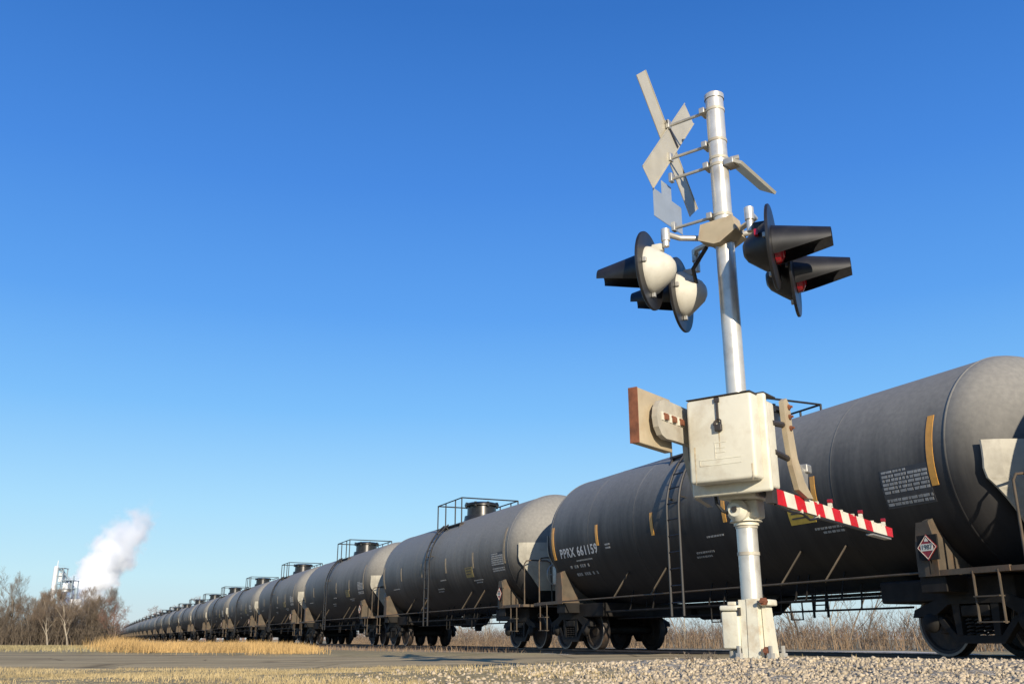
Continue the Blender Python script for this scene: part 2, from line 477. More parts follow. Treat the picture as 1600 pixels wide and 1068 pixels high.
# ------------------------------------------------------------------ ground, road, track
def build_ground():
    ys = np.concatenate([[-60, -20, -6, -2], np.arange(0, 4, .5), np.arange(4, 10, .1), np.arange(10, 40, .5), np.arange(40, 120, 4), np.geomspace(120, 4200, 24)])
    xs = np.concatenate([-np.geomspace(4200, 62, 22), np.arange(-60, -12, 2.), np.arange(-12, -6, .5), np.arange(-6, 9, .12), np.arange(9, 30, .6), np.arange(30, 62, 4.), np.geomspace(66, 4200, 22)])
    X, Y = np.meshgrid(xs, ys)
    Z = ground_z(X, Y)
    rng = np.random.RandomState(3)
    near = (Y < 12) & (Y > 3)
    Z = Z + rng.normal(0, .006, Z.shape) * near
    V = np.stack([X.ravel(), Y.ravel(), Z.ravel()], 1)
    nx, ny = len(xs), len(ys)
    i = np.arange(nx * ny).reshape(ny, nx)
    F = np.stack([i[:-1, :-1].ravel(), i[:-1, 1:].ravel(), i[1:, 1:].ravel(), i[1:, :-1].ravel()], 1)
    o = np_mesh('ground', V, F, M['ground'], smooth=True)
    P = X * NT.x + Y * NT.y
    grav = sstep(-.6, 1.6, X + .12 * (Y - 6)) * sstep(13, 8, Y)
    grav = np.maximum(grav, sstep(4.0, 2.5, np.abs(P - P0)))
    field = sstep(22, 45, np.hypot(X, Y))
    a = o.data.attributes.new('zone', 'FLOAT_COLOR', 'POINT')
    c = np.stack([grav.ravel(), field.ravel(), np.zeros(grav.size), np.ones(grav.size)], 1)
    a.data.foreach_set('color', c.astype(np.float32).ravel())
    tag(o, kind='structure')
build_ground()

def build_road():
    xs = np.concatenate([np.arange(-60, -6, 1.5), np.arange(-6, 10, .4), np.arange(10, 41, 1.5)])
    vs, fs = [], []
    K = 14
    rng = np.random.RandomState(5)
    for x in xs:
        y0, y1 = float(edge(ROAD_NEAR, x)) + rng.normal(0, .16), float(edge(ROAD_FAR, x)) + rng.normal(0, .25)
        for k in range(K + 1):
            y = y0 + (y1 - y0) * k / K
            z = float(road_z(np.array(x), np.array(y)))
            vs.append((x, y, z))
        # a skirt so the edge has a thickness
    m = K + 1
    for i in range(len(xs) - 1):
        for k in range(K):
            fs.append((i*m+k, (i+1)*m+k, (i+1)*m+k+1, i*m+k+1))
    # skirt
    for kk in (0, K):
        base = len(vs)
        for i, x in enumerate(xs):
            p = vs[i*m+kk]; vs.append((p[0], p[1], p[2] - .12))
        for i in range(len(xs) - 1):
            fs.append((i*m+kk, (i+1)*m+kk, base+i+1, base+i))
    mb = MB(); mb.add(vs, fs)
    o = mb.build('road', M['asphalt'])
    tag(o, kind='structure')
build_road()

def ribbon(mb, section, s0, s1, step, closed=True):
    """sweep a (lateral towards camera, height) section along the track"""
    n = max(2, int((s1 - s0) / step) + 1)
    rows = []
    for i in range(n):
        p, t = track(s0 + (s1 - s0) * i / (n - 1))
        sd = Vector((-t.y, t.x, 0))
        rows.append([p + sd * a + Vector((0, 0, b)) for a, b in section])
    k = len(section)
    vs = [q for r_ in rows for q in r_]
    fs = []
    for i in range(n - 1):
        for j in range(k if closed else k - 1):
            j2 = (j + 1) % k
            fs.append((i*k+j, i*k+j2, (i+1)*k+j2, (i+1)*k+j))
    mb.add(vs, fs)
mb = MB(); ribbon(mb, [(2.6, -.24), (1.7, -.125), (-1.7, -.125), (-2.6, -.24)], -25, 600, 3, False)
tag(mb.build('track_ballast', M['ballast']), kind='structure')
RSEC = [(-.036, 0), (.036, 0), (.036, -.035), (.01, -.05), (.01, -.115), (.07, -.135), (.07, -.145), (-.07, -.145), (-.07, -.135), (-.01, -.115), (-.01, -.05), (-.036, -.035)]
for y, lab in ((.7525, 'rusty steel rail nearer the camera, under the near wheels of the tank train'), (-.7525, 'rusty steel rail on the far side, under the far wheels of the tank train')):
    mb = MB(); ribbon(mb, [(y + a, b) for a, b in RSEC], -25, 600, 3)
    tag(mb.build('rail', M['railsteel']), lab, 'rail', 'rails of the railway track')

# ------------------------------------------------------------------ tank car (local: +x away along the track, +y to the camera side, z = 0 on the rail)
TR, TZ, TH = 1.52, 2.48, .76
TLF, TLN = 5.68, 5.97                          # seam distances: far end, near end

def wrap_text(txt, size, x_start, zc, side, name, mat, parent, lift=.004):
    """lettering laid on the curved shell; side +1 = camera side; reads correctly from outside"""
    cu = bpy.data.curves.new('lettering', 'FONT'); cu.body = txt; cu.size = size; cu.space_character = 1.12; cu.resolution_u = 3; cu.offset = .007
    ob = bpy.data.objects.new('lettering_tmp', cu); col.objects.link(ob)
    dg = bpy.context.evaluated_depsgraph_get()
    me = bpy.data.meshes.new_from_object(ob.evaluated_get(dg))
    bpy.data.objects.remove(ob, do_unlink=True)
    h0 = math.asin(max(-1, min(1, (zc - TZ) / TR)))
    for v in me.vertices:
        u, q = v.co.x, v.co.y
        ang = h0 + q / TR
        x = x_start - side * u
        v.co = Vector((x, side * (TR + lift) * math.cos(ang), TZ + (TR + lift) * math.sin(ang)))
    me.materials.clear(); me.materials.append(mat)
    o = bpy.data.objects.new(name, me); col.objects.link(o); o.parent = parent
    return o

def shell_patch(mb, xa, xb, z0, z1, side=1, lift=.006, thick=.004, n=6):
    a0 = math.asin((z0 - TZ) / TR); a1 = math.asin((z1 - TZ) / TR)
    vs, fs = [], []
    for L in (TR - .002, TR + lift):
        for i in range(n + 1):
            a = a0 + (a1 - a0) * i / n
            for x in (xa, xb):
                vs.append((x, side * L * math.cos(a), TZ + L * math.sin(a)))
    m = (n + 1) * 2
    for i in range(n):
        fs.append((m+2*i, m+2*i+1, m+2*i+3, m+2*i+2))
        fs.append((2*i, m+2*i, m+2*i+2, 2*i+2)); fs.append((2*i+1, m+2*i+1, m+2*i+3, 2*i+3))
    fs.append((0, 1, m+1, m)); fs.append((m-2, m-1, 2*m-1, 2*m-2))
    mb.add(vs, fs)

def make_truck(parent, x):
    t = empty('truck', (x, 0, 0), 0, parent)
    for sx in (-.74, .74):
        for sy in (-1, 1):
            mb = MB()
            yo = sy * .69
            prof = [(.00, .06), (.0, .13), (.025, .15), (.035, .34), (.0, .36), (-.005, .425), (.025, .43), (.115, .43), (.13, .46), (.15, .45), (.15, .37), (.10, .34), (.10, .16), (.13, .13), (.13, .06)]
            # flange on the inner side
            mb.lathe([(-d, r) for d, r in prof], (sx, sy * .80, .43), (0, sy, 0), 36, cap=True)
            wv = mb.build('wheel', M['wheel'], t, 40)
            rm = MB(); rm.lathe([(.0, .395), (.006, .40), (.006, .43), (.0, .432)], (sx, sy * .803, .43), (0, sy, 0), 36)
            rm.build('rim', M['tread'], wv, 40)
        mb = MB(); mb.lathe([(-.66, .085), (-.2, .075), (.2, .075), (.66, .085)], (sx, 0, .43), (0, 1, 0), 16, cap=True)
        mb.build('axle', M['underframe'], t, 40)
    for sy in (-1, 1):
        mb = MB()
        y0, y1 = sy * .92, sy * 1.06
        fr = lambda u, v, d: (u, d, v)
        mb.prism([(-1.02, .50), (-.98, .60), (-.5, .76), (.5, .76), (.98, .60), (1.02, .50), (.62, .53), (.40, .66), (-.40, .66), (-.62, .53)], y0, y1, fr)
        mb.prism([(-.66, .50), (-.36, .17), (.36, .17), (.66, .50), (.56, .50), (.34, .27), (-.34, .27), (-.56, .50)], y0 + sy*.02, y1 - sy*.02, fr)
        for q in (-1, 1):
            mb.prism([(q*.24, .27), (q*.33, .27), (q*.36, .66), (q*.24, .66)], y0 + sy*.01, y1 - sy*.01, fr)
            mb.lathe([(0, .125), (.05, .13), (.09, .10), (.11, .06)], (q*.74, sy*1.0, .43), (0, sy, 0), 18, cap=True)
            mb.box((q*.74 - .13, min(y0, y1) + .01, .45), (q*.74 + .13, max(y0, y1) - .01, .56))
        for sxx in (-.14, 0, .14):
            pts = []
            for k in range(33):
                a = k / 32 * 5 * 2 * PI
                pts.append((sxx + .055*math.cos(a), sy*.99 + .055*math.sin(a), .275 + .22*k/32))
            mb.tube(pts, .014, 5)
        mb.box((-.22, min(y0, y1), .50), (.22, max(y0, y1) + .0, .64), bev=.02)
        mb.build('side_frame', M['underframe'], t, 40)
    mb = MB(); mb.box((-.2, -.9, .42), (.2, .9, .68), bev=.03)
    mb.lathe([(.0, .24), (.12, .22)], (0, 0, .68), (0, 0, 1), 20, cap=True)
    for sx in (-1, 1):
        mb.box((sx*.33 - .04, -.62, .34), (sx*.33 + .04, .62, .44))
        for sy in (-1, 1):
            mb.box((sx*.345 - .03 , sy*.72 - .06, .30), (sx*.345 + .03, sy*.72 + .06, .58))
    mb.build('truck_bolster', M['underframe'], t, 40)
    return t

def make_car():
    root = empty('tank_car')
    # shell with its dished heads and weld beads
    mb = MB()
    prof = []
    for k in range(15):
        a = PI/2 * (1 - k/14)
        prof.append((-TLN - TH*math.sin(a), max(.002, TR*math.cos(a))))
    for k in range(15):
        a = PI/2 * k/14
        prof.append((TLF + TH*math.sin(a), max(.002, TR*math.cos(a))))
    mb.lathe(prof, (0, 0, TZ), (1, 0, 0), 112)
    for x in (-TLN, -3.85, -1.9, 1.9, 3.85, TLF):
        e_ = .008 if x in (-TLN, TLF) else .003
        pr = [(x - .022, TR - .004), (x - .010, TR + e_), (x + .010, TR + e_), (x + .022, TR - .004)]
        mb.lathe(pr, (0, 0, TZ), (1, 0, 0), 112)
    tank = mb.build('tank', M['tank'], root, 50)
    # belly pads and the outlet
    mb = MB()
    mb.lathe([(.0, .30), (.12, .30), (.16, .24), (.34, .20), (.40, .12), (.52, .10)], (-.15, 0, TZ - TR + .03), (0, 0, -1), 24, cap=True)
    mb.prism([(-.9, 0), (-.35, -.34), (.25, -.34), (.75, 0)], -.2, -.15, lambda u, v, d: (u, d, TZ - TR + .02 + v))
    mb.prism([(-.9, 0), (-.35, -.34), (.25, -.34), (.75, 0)], .15, .2, lambda u, v, d: (u, d, TZ - TR + .02 + v))
    mb.build('bottom_outlet', M['underframe'], root, 40)
    # dome with lid
    DX = -.35
    mb = MB(); mb.lathe([(-.14, .49), (.36, .47), (.37, .56), (.41, .56), (.41, .50)], (DX, 0, TZ + TR), (0, 0, 1), 40)
    mb.lathe([(-.2, .60), (.05, .56), (.06, .5)], (DX, 0, TZ + TR), (0, 0, 1), 36)
    dome = mb.build('dome', M['gloss'], root, 40)
    mb = MB(); mb.lathe([(.41, .57), (.45, .56), (.49, .42), (.51, .05), (.51, .001)], (DX, 0, TZ + TR), (0, 0, 1), 36)
    for k in range(8):
        a = k * PI / 4
        mb.box((DX + .53*math.cos(a) - .035, .53*math.sin(a) - .035, TZ + TR + .33), (DX + .53*math.cos(a) + .035, .53*math.sin(a) + .035, TZ + TR + .48))
    mb.build('lid', M['gloss'], dome, 40)
    # top platform
    X0, X1, Y0 = -1.08, 1.18, .98
    mb = MB()
    for sy in (-1, 1):
        for k in range(5):
            yy = sy * (.56 + .105 * k)
            mb.box((X0, yy - .042, 3.70 + .0), (X1, yy + .042, 3.735))
        for x in (X0 + .05, .35, X1 - .05):
            mb.bar((x, sy*.5, 3.67), (x, sy*1.02, 3.67), .05, .05)
            mb.bar((x, sy*1.0, 3.66), (x, sy*1.12, 3.42), .04, .04)
    mb.build('walkway', M['dark'], root)
    mb = MB()
    ZT = 4.52
    for sy in (-1, 1):
        mb.tube([(X0, sy*Y0, ZT), (X1, sy*Y0, ZT)], .021, 8)
        for x in (X0, -.5, .41, X1):
            mb.tube([(x, sy*Y0, 3.70), (x, sy*Y0, ZT + .01)], .022, 8)
    for x in (X0, X1):
        mb.tube([(x, -Y0, ZT), (x, -.35, ZT)], .021, 8)
        mb.tube([(x, -.35, ZT), (x, Y0, ZT)], .021, 8)
    mb.build('railing', M['ladder'], root, 50)
    # ladders, following the shell and then straight down
    for sy in (-1, 1):
        mb = MB()
        cx = .22
        def lad(a): return (sy*(TR + .13)*math.cos(a), TZ + (TR + .13)*math.sin(a))
        pts = []
        for k in range(13):
            a = R(52) - R(52) * k / 12
            pts.append(lad(a))
        for z in (2.0, 1.5, 1.0, .62): pts.append((sy*(TR + .13), z))
        for q in (-.2, .2):
            mb.tube([(cx + q, p[0], p[1]) for p in pts], .026, 6)
        L = 0; nxt = .12
        for i in range(len(pts) - 1):
            a, b = Vector(pts[i]), Vector(pts[i+1]); sl = (b - a).length
            while nxt < L + sl:
                p = a + (b - a) * ((nxt - L) / sl)
                mb.tube([(cx - .2, p.x, p.y), (cx + .2, p.x, p.y)], .014, 6)
                nxt += .30
            L += sl
        for a in (R(48), R(10)):
            p = lad(a)
            for q in (-.2, .2):
                mb.bar((cx + q, p[0], p[1]), (cx + q, sy*(TR - .02)*math.cos(a), TZ + (TR - .02)*math.sin(a)), .03, .03)
        mb.build('ladder', M['ladder'], root, 50)
    # running rail with its struts
    for sy in (-1, 1):
        mb = MB()
        mb.tube([(-5.4, sy*1.46, 1.05), (5.3, sy*1.46, 1.05)], .016, 8)
        mb.build('side_handrail', M['gusset'], root, 50)
        for x in (-3.6, -2.6, 2.75, 1.3):
            mb2 = MB()
            z = 1.55
            yy = sy * (math.sqrt(TR*TR - (TZ - z)**2) + .01)
            mb2.bar((x + .18, sy*1.44, 1.03), (x - .10, yy, z), .05, .02)
            mb2.build('handrail_strut', M['gusset'], root)
    # underframe: stub sills, couplers, bolsters, end platforms
    for sx in (-1, 1):
        mb = MB()
        mb.box((min(sx*4.2, sx*6.75), -.2, .80), (max(sx*4.2, sx*6.75), .2, 1.14), bev=.02)
        mb.box((min(sx*5.2, sx*5.62), -1.42, .80), (max(sx*5.2, sx*5.62), 1.42, 1.02), bev=.01)
        mb.box((min(sx*4.1, sx*6.3), -1.05, .70), (max(sx*4.1, sx*6.3), 1.05, 1.0), bev=.03)
        mb.build('stub_sill', M['underframe'], root)
        mb = MB()
        mb.box((min(sx*6.70, sx*6.98), -.09, .78), (max(sx*6.70, sx*6.98), .09, .98), bev=.02)
        mb.prism([(6.95, -.16), (7.14, -.14), (7.15, -.03), (7.06, .0), (7.06, .10), (7.14, .13), (7.02, .17), (6.93, .12)], .72, 1.0, lambda u, v, d: (sx*u, sx*v, d))
        mb.build('coupler', M['wheel'], root, 40)
        for sy in (-1, 1):
            # bolster gusset closing the gap between shell and bolster
            mb = MB()
            out = [(1.46, 1.00), (1.46, 1.42), (1.42, 1.72), (1.30, 1.76)]
            for k in range(9):
                z = 1.70 - (1.70 - 1.02) * k / 8
                out.append((math.sqrt(max(.01, (TR - .02)**2 - (TZ - z)**2)), z))
            out.append((.35, 1.00))
            mb.prism(out, sx*5.36, sx*5.46, lambda u, v, d: (d, sy*u, v))
            # flange along the outer edge
            mb.prism([(5.24, 1.0), (5.24, 1.40), (5.30, 1.70), (5.50, 1.70), (5.58, 1.40), (5.58, 1.0)], 1.455, 1.475, lambda u, v, d: (sx*u, sy*d, v))
            mb.build('bolster_gusset', M['gusset'], root)
        mb = MB()
        for k in range(4):
            xa = sx*(5.72 + .23*k)
            mb.box((min(xa, xa + sx*.19), -1.42, 1.02), (max(xa, xa + sx*.19), 1.42, 1.055))
        mb.box((min(sx*6.62, sx*6.84), -1.45, 1.0), (max(sx*6.62, sx*6.84), 1.45, 1.06))
        for sy in (-1, 1):
            mb.box((min(sx*5.5, sx*6.615), sy*1.45 - .02, 1.0), (max(sx*5.5, sx*6.615), sy*1.45 + .02, 1.07))
        mb.build('end_platform', M['gusset'], root)
        for sy in (-1, 1):
            mb = MB()
            for xx in (6.08, 6.45):
                mb.tube([(sx*xx, sy*1.46, 1.03), (sx*xx, sy*1.46, .40)], .016, 6)
            for z in (.42, .72):
                mb.box((min(sx*6.08, sx*6.45), sy*1.46 - .05, z - .008), (max(sx*6.08, sx*6.45), sy*1.46 + .05, z + .008))
            mb.build('stirrup_step', M['gusset'], root, 50)
        for sy in (-1, 1):
            mb = MB()
            hx = sx * (6.62 if sx > 0 else 6.80)
            mb.tube([(hx, sy*1.40, 1.05), (hx, sy*1.40, 2.05), (hx, sy*1.34, 2.13), (hx, sy*1.2, 2.15), (hx, sy*.75, 2.15), (hx, sy*.66, 2.10), (hx, sy*.62, 1.05)], .018, 8)
            mb.build('end_handrail', M['gusset'], root, 50)
        # half-height head shield, dished and standing off the head
        mb = MB()
        base_x = TLN if sx < 0 else TLF
        NR, NC = 10, 16
        vs, fs = [], []
        for lay in (0, .025):
            for a in range(NR + 1):
                z = 1.42 + 1.20 * a / NR
                hw = 1.40 if z > 2.18 else .80 + .60 * (z - 1.42) / .76
                for b in range(NC + 1):
                    y = -hw + 2 * hw * b / NC
                    rho = min(1.60, math.hypot(y, z - TZ))
                    vs.append((sx * (base_x + lay + .86 * math.sqrt(1 - (rho / 1.64) ** 2)), y, z))
        m = NC + 1; off = (NR + 1) * m
        for a in range(NR):
            for b in range(NC):
                q = a * m + b
                fs.append((q, q + 1, q + m + 1, q + m)); fs.append((off + q, off + q + m, off + q + m + 1, off + q + 1))
            for b in (0, NC):
                q = a * m + b; fs.append((q, q + m, off + q + m, off + q))
        for a in (0, NR):
            for b in range(NC):
                q = a * m + b; fs.append((q, q + 1, off + q + 1, off + q))
        mb.add(vs, fs)
        for yy in (-1.1, 1.1):
            mb.bar((sx * (base_x + .42), yy, 2.45), (sx * (base_x + .1), yy * .99, 2.45), .05, .05)
        mb.build('head_shield', M['shield'], root)
    # brake wheel on one end only, and the pipes slung below the belly
    mb = MB()
    ring = [(6.72, .85 + .28*math.cos(k*PI/12), 1.75 + .28*math.sin(k*PI/12)) for k in range(25)]
    mb.tube(ring, .016, 6)
    for k in range(3):
        a = k*2*PI/3
        mb.tube([(6.70, .85, 1.75), (6.72, .85 + .28*math.cos(a), 1.75 + .28*math.sin(a))], .012, 6)
    mb.box((6.52, .70, 1.5), (6.69, 1.0, 1.95), bev=.02)
    mb.build('brake_wheel', M['galv'], root, 40)
    mb = MB()
    mb.tube([(-6.6, .3, .78), (-4.4, .95, .80), (4.4, .95, .80), (6.6, .3, .78)], .024, 6)
    mb.tube([(-4.2, .55, .66), (4.3, .55, .66)], .018, 6)
    mb.tube([(-3.3, .1, .90), (3.8, .1, .90)], .03, 6)
    for x in (-3.2, -2.4, -2.15, -1.3, -.2, .25, 2.2, 3.1):
        mb.tube([(x, .95, .80), (x, .80, 1.35)], .016, 5)
        mb.tube([(x + .02, .55, .66), (x + .02, .5, 1.05)], .014, 5)
    for x in (-2.3, -.1):
        mb.tube([(x, .95, .80), (x, .95, .52), (x + .28, .95, .52), (x + .28, .95, .80)], .014, 5)
    mb.build('brake_piping', M['underframe'], root, 50)
    mb = MB(); mb.lathe([(0, .05), (.02, .17), (.9, .17), (.94, .05)], (1.6, -.5, .78), (1, 0, 0), 18, cap=True)
    mb.box((2.6, -.65, .66), (2.95, -.25, .95), bev=.03)
    mb.build('air_reservoir', M['underframe'], root, 40)
    # yellow reflective markers along both flanks
    for sy in (-1, 1):
        for x in (-5.78, -3.45, -1.15, 1.2, 3.45, 5.70):
            mb = MB()
            if x < -5.7 and sy > 0: shell_patch(mb, x - .0, x + .11, 2.14, 3.08, sy, n=10)
            elif x > 5.6: shell_patch(mb, x - .16, x - .05, 2.0, 2.75, sy)
            else: shell_patch(mb, x - .05, x + .05, 2.16, 2.60, sy)
            mb.build('reflective_marker', M['yellow'], root)
    # data panel: many lines of small stencilling, too small to read
    rnd = random.Random(7)
    mb2 = MB()
    shell_patch(mb2, -5.66, -4.82, 1.94, 2.46, 1, .003)
    mb2.m = 1
    rows = 9
    for k in range(rows):
        z1 = 2.44 - .054 * k; z0 = z1 - (.036 if k else .030)
        if k == 6: continue
        x = -4.85
        while x > -5.62:
            wd = rnd.choice((.035, .05, .07, .10))
            if k == 0 and x < -5.25: break
            xb = max(x - wd, -5.64)
            shell_patch(mb2, xb, x, z0, z1, 1, .006, n=1)
            x = xb - rnd.choice((.014, .02, .03))
    mb2.build('data_panel', [M['panel'], M['stencil2']], root)
    mb = MB(); shell_patch(mb, -3.35, -2.78, 1.93, 2.21, 1, .006)
    mb.m = 1
    for k in range(3): shell_patch(mb, -3.28 + .03*k, -2.85, 2.16 - .075*k, 2.185 - .075*k, 1, .009, n=1)
    mb.build('warning_panel', [M['ysign'], M['panel']], root)
    # faint stencils lower down
    for xa, xb, z in ((-3.9, -3.25, 1.84), (-3.8, -3.4, 1.78), (-1.0, -.5, 1.98), (-.55, .0, 1.74), (-.4, .05, 1.67), (4.6, 3.9, 1.93)):
        mb = MB()
        x = max(xa, xb)
        while x > min(xa, xb):
            wd = rnd.choice((.03, .05, .07)); shell_patch(mb, x - wd, x, z - .03, z, 1, .004, n=1); x -= wd + .022
        mb.build('faded_stencil', M['stencil2'], root)
    # hazard placard on its holder at the near end
    pl = empty('placard', (-5.50, 1.54, 1.36), 0, root)
    mb = MB(); q = .165
    dm = lambda k: [(0, k), (k, 0), (0, -k), (-k, 0)]
    mb.prism(dm(q), 0, .006, lambda u, v, d: (u, d, v)); mb.build('placard_face', M['placard_red'], pl)
    mb = MB(); mb.prism([(-.100, -.045), (.100, -.045), (.100, .045), (-.100, .045)], .0065, .009, lambda u, v, d: (u, d, v)); mb.build('number_panel', M['wsheet'], pl)
    mb = MB()
    for (u0, v0), (u1, v1) in zip(dm(q*.9), dm(q*.9)[1:] + dm(q*.9)[:1]):
        mb.bar((u0, .008, v0), (u1, .008, v1), .004, .007, (0, 1, 0))
    mb.prism([(-.03, .075), (.03, .075), (.022, .11), (.012, .10), (0, .135), (-.012, .10), (-.022, .11)], .0065, .009, lambda u, v, d: (u, d, v))
    mb.build('border', M['wsheet'], pl)
    cu = bpy.data.curves.new('number', 'FONT'); cu.body = '1987'; cu.size = .09; cu.align_x = 'CENTER'; cu.align_y = 'CENTER'; cu.extrude = .001
    tmp = bpy.data.objects.new('tmp', cu); col.objects.link(tmp)
    me = bpy.data.meshes.new_from_object(tmp.evaluated_get(bpy.context.evaluated_depsgraph_get()))
    bpy.data.objects.remove(tmp, do_unlink=True)
    for v in me.vertices: v.co = Vector((-v.co.x, .0105 + v.co.z, v.co.y))
    me.materials.clear(); me.materials.append(M['black'])
    o = bpy.data.objects.new('number', me); col.objects.link(o); o.parent = pl
    mb = MB()
    mb.box((-.16, -.03, -.16), (.16, -.004, .16)); mb.bar((0, -.02, -.16), (0, -.02, -.34), .04, .02); mb.bar((0.0, -.02, .1), (0.0, -.12, .16), .04, .02)
    mb.build('placard_holder', M['underframe'], pl)
    make_truck(root, -5.68); make_truck(root, 5.68)
    return root

car = make_car()
PITCH, S_FIRST = 14.3, 14.62
ordn = ['', 'second', 'third', 'fourth', 'fifth', 'sixth', 'seventh', 'eighth', 'ninth', 'tenth', 'eleventh', 'twelfth', 'thirteenth', 'fourteenth', 'fifteenth', 'sixteenth', 'seventeenth', 'eighteenth', 'nineteenth', 'twentieth', 'twenty-first', 'twenty-second', 'twenty-third', 'twenty-fourth', 'twenty-fifth', 'twenty-sixth', 'twenty-seventh', 'twenty-eighth', 'twenty-ninth', 'thirtieth', 'thirty-first', 'thirty-second']
GRP = 'black tank cars of the standing train'
MID = {'tank', 'dome', 'railing', 'walkway', 'ladder', 'bolster_gusset', 'end_platform', 'side_handrail', 'truck', 'stub_sill', 'head_shield', 'end_handrail', 'reflective_marker'}
FAR = {'tank', 'dome', 'railing', 'bolster_gusset', 'stub_sill', 'truck'}
def put_car(o, s):
    p, t = track(s)
    o.location = p; o.rotation_euler = (0, 0, math.atan2(t.y, t.x))
put_car(car, S_FIRST)
tag(car, 'nearest dark grey tank car, white lettering on its flank, standing behind the crossing signal', 'tank car', GRP)
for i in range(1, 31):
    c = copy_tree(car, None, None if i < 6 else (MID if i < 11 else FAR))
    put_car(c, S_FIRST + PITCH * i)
    for ch in c.children:
        k_ = ch.name.split('.')[0]
        if k_ in ('reflective_marker', 'warning_panel', 'data_panel'):
            ch.material_slots[0].link = 'OBJECT'
            ch.material_slots[0].material = M['grimy_marker'] if k_ == 'reflective_marker' else (M['grimy_panel'] if k_ == 'warning_panel' else M['panel'])
    if i == 1: lab = 'second nearest tank car, coupled just left of the white-lettered one'
    elif i == 30: lab = 'farthest and smallest tank car in sight, at the far left tip of the train'
    else: lab = '%s tank car of the train, counting back from the white-lettered one' % ordn[i]
    tag(c, lab, 'tank car', GRP)
c = copy_tree(car); put_car(c, S_FIRST - PITCH)
tag(c, 'tank car coupled in front of the white-lettered one, beyond the right edge of the view', 'tank car', GRP)
# lettering of the nearest car
mk = wrap_text('PPRX 661159', .29, 5.30, 2.02, 1, 'reporting_mark', M['stencil'], car)
rnd = random.Random(11)
for z, xa, xb in ((1.83, 5.0, 4.1), (1.66, 4.85, 3.85)):
    mb = MB()
    x = xa
    while x > xb:
        wd = rnd.choice((.05, .08, .06)); shell_patch(mb, x - wd, x, z - .06, z, 1, .004, n=1); x -= wd + rnd.choice((.03, .03, .12))
    mb.build('faded_stencil', M['stencil2'], car)
for z in (2.17, 2.10):
    mb = MB(); shell_patch(mb, 2.95, 3.15, z - .035, z, 1, .004, n=1)
    mb.build('faded_stencil', M['stencil2'], car)

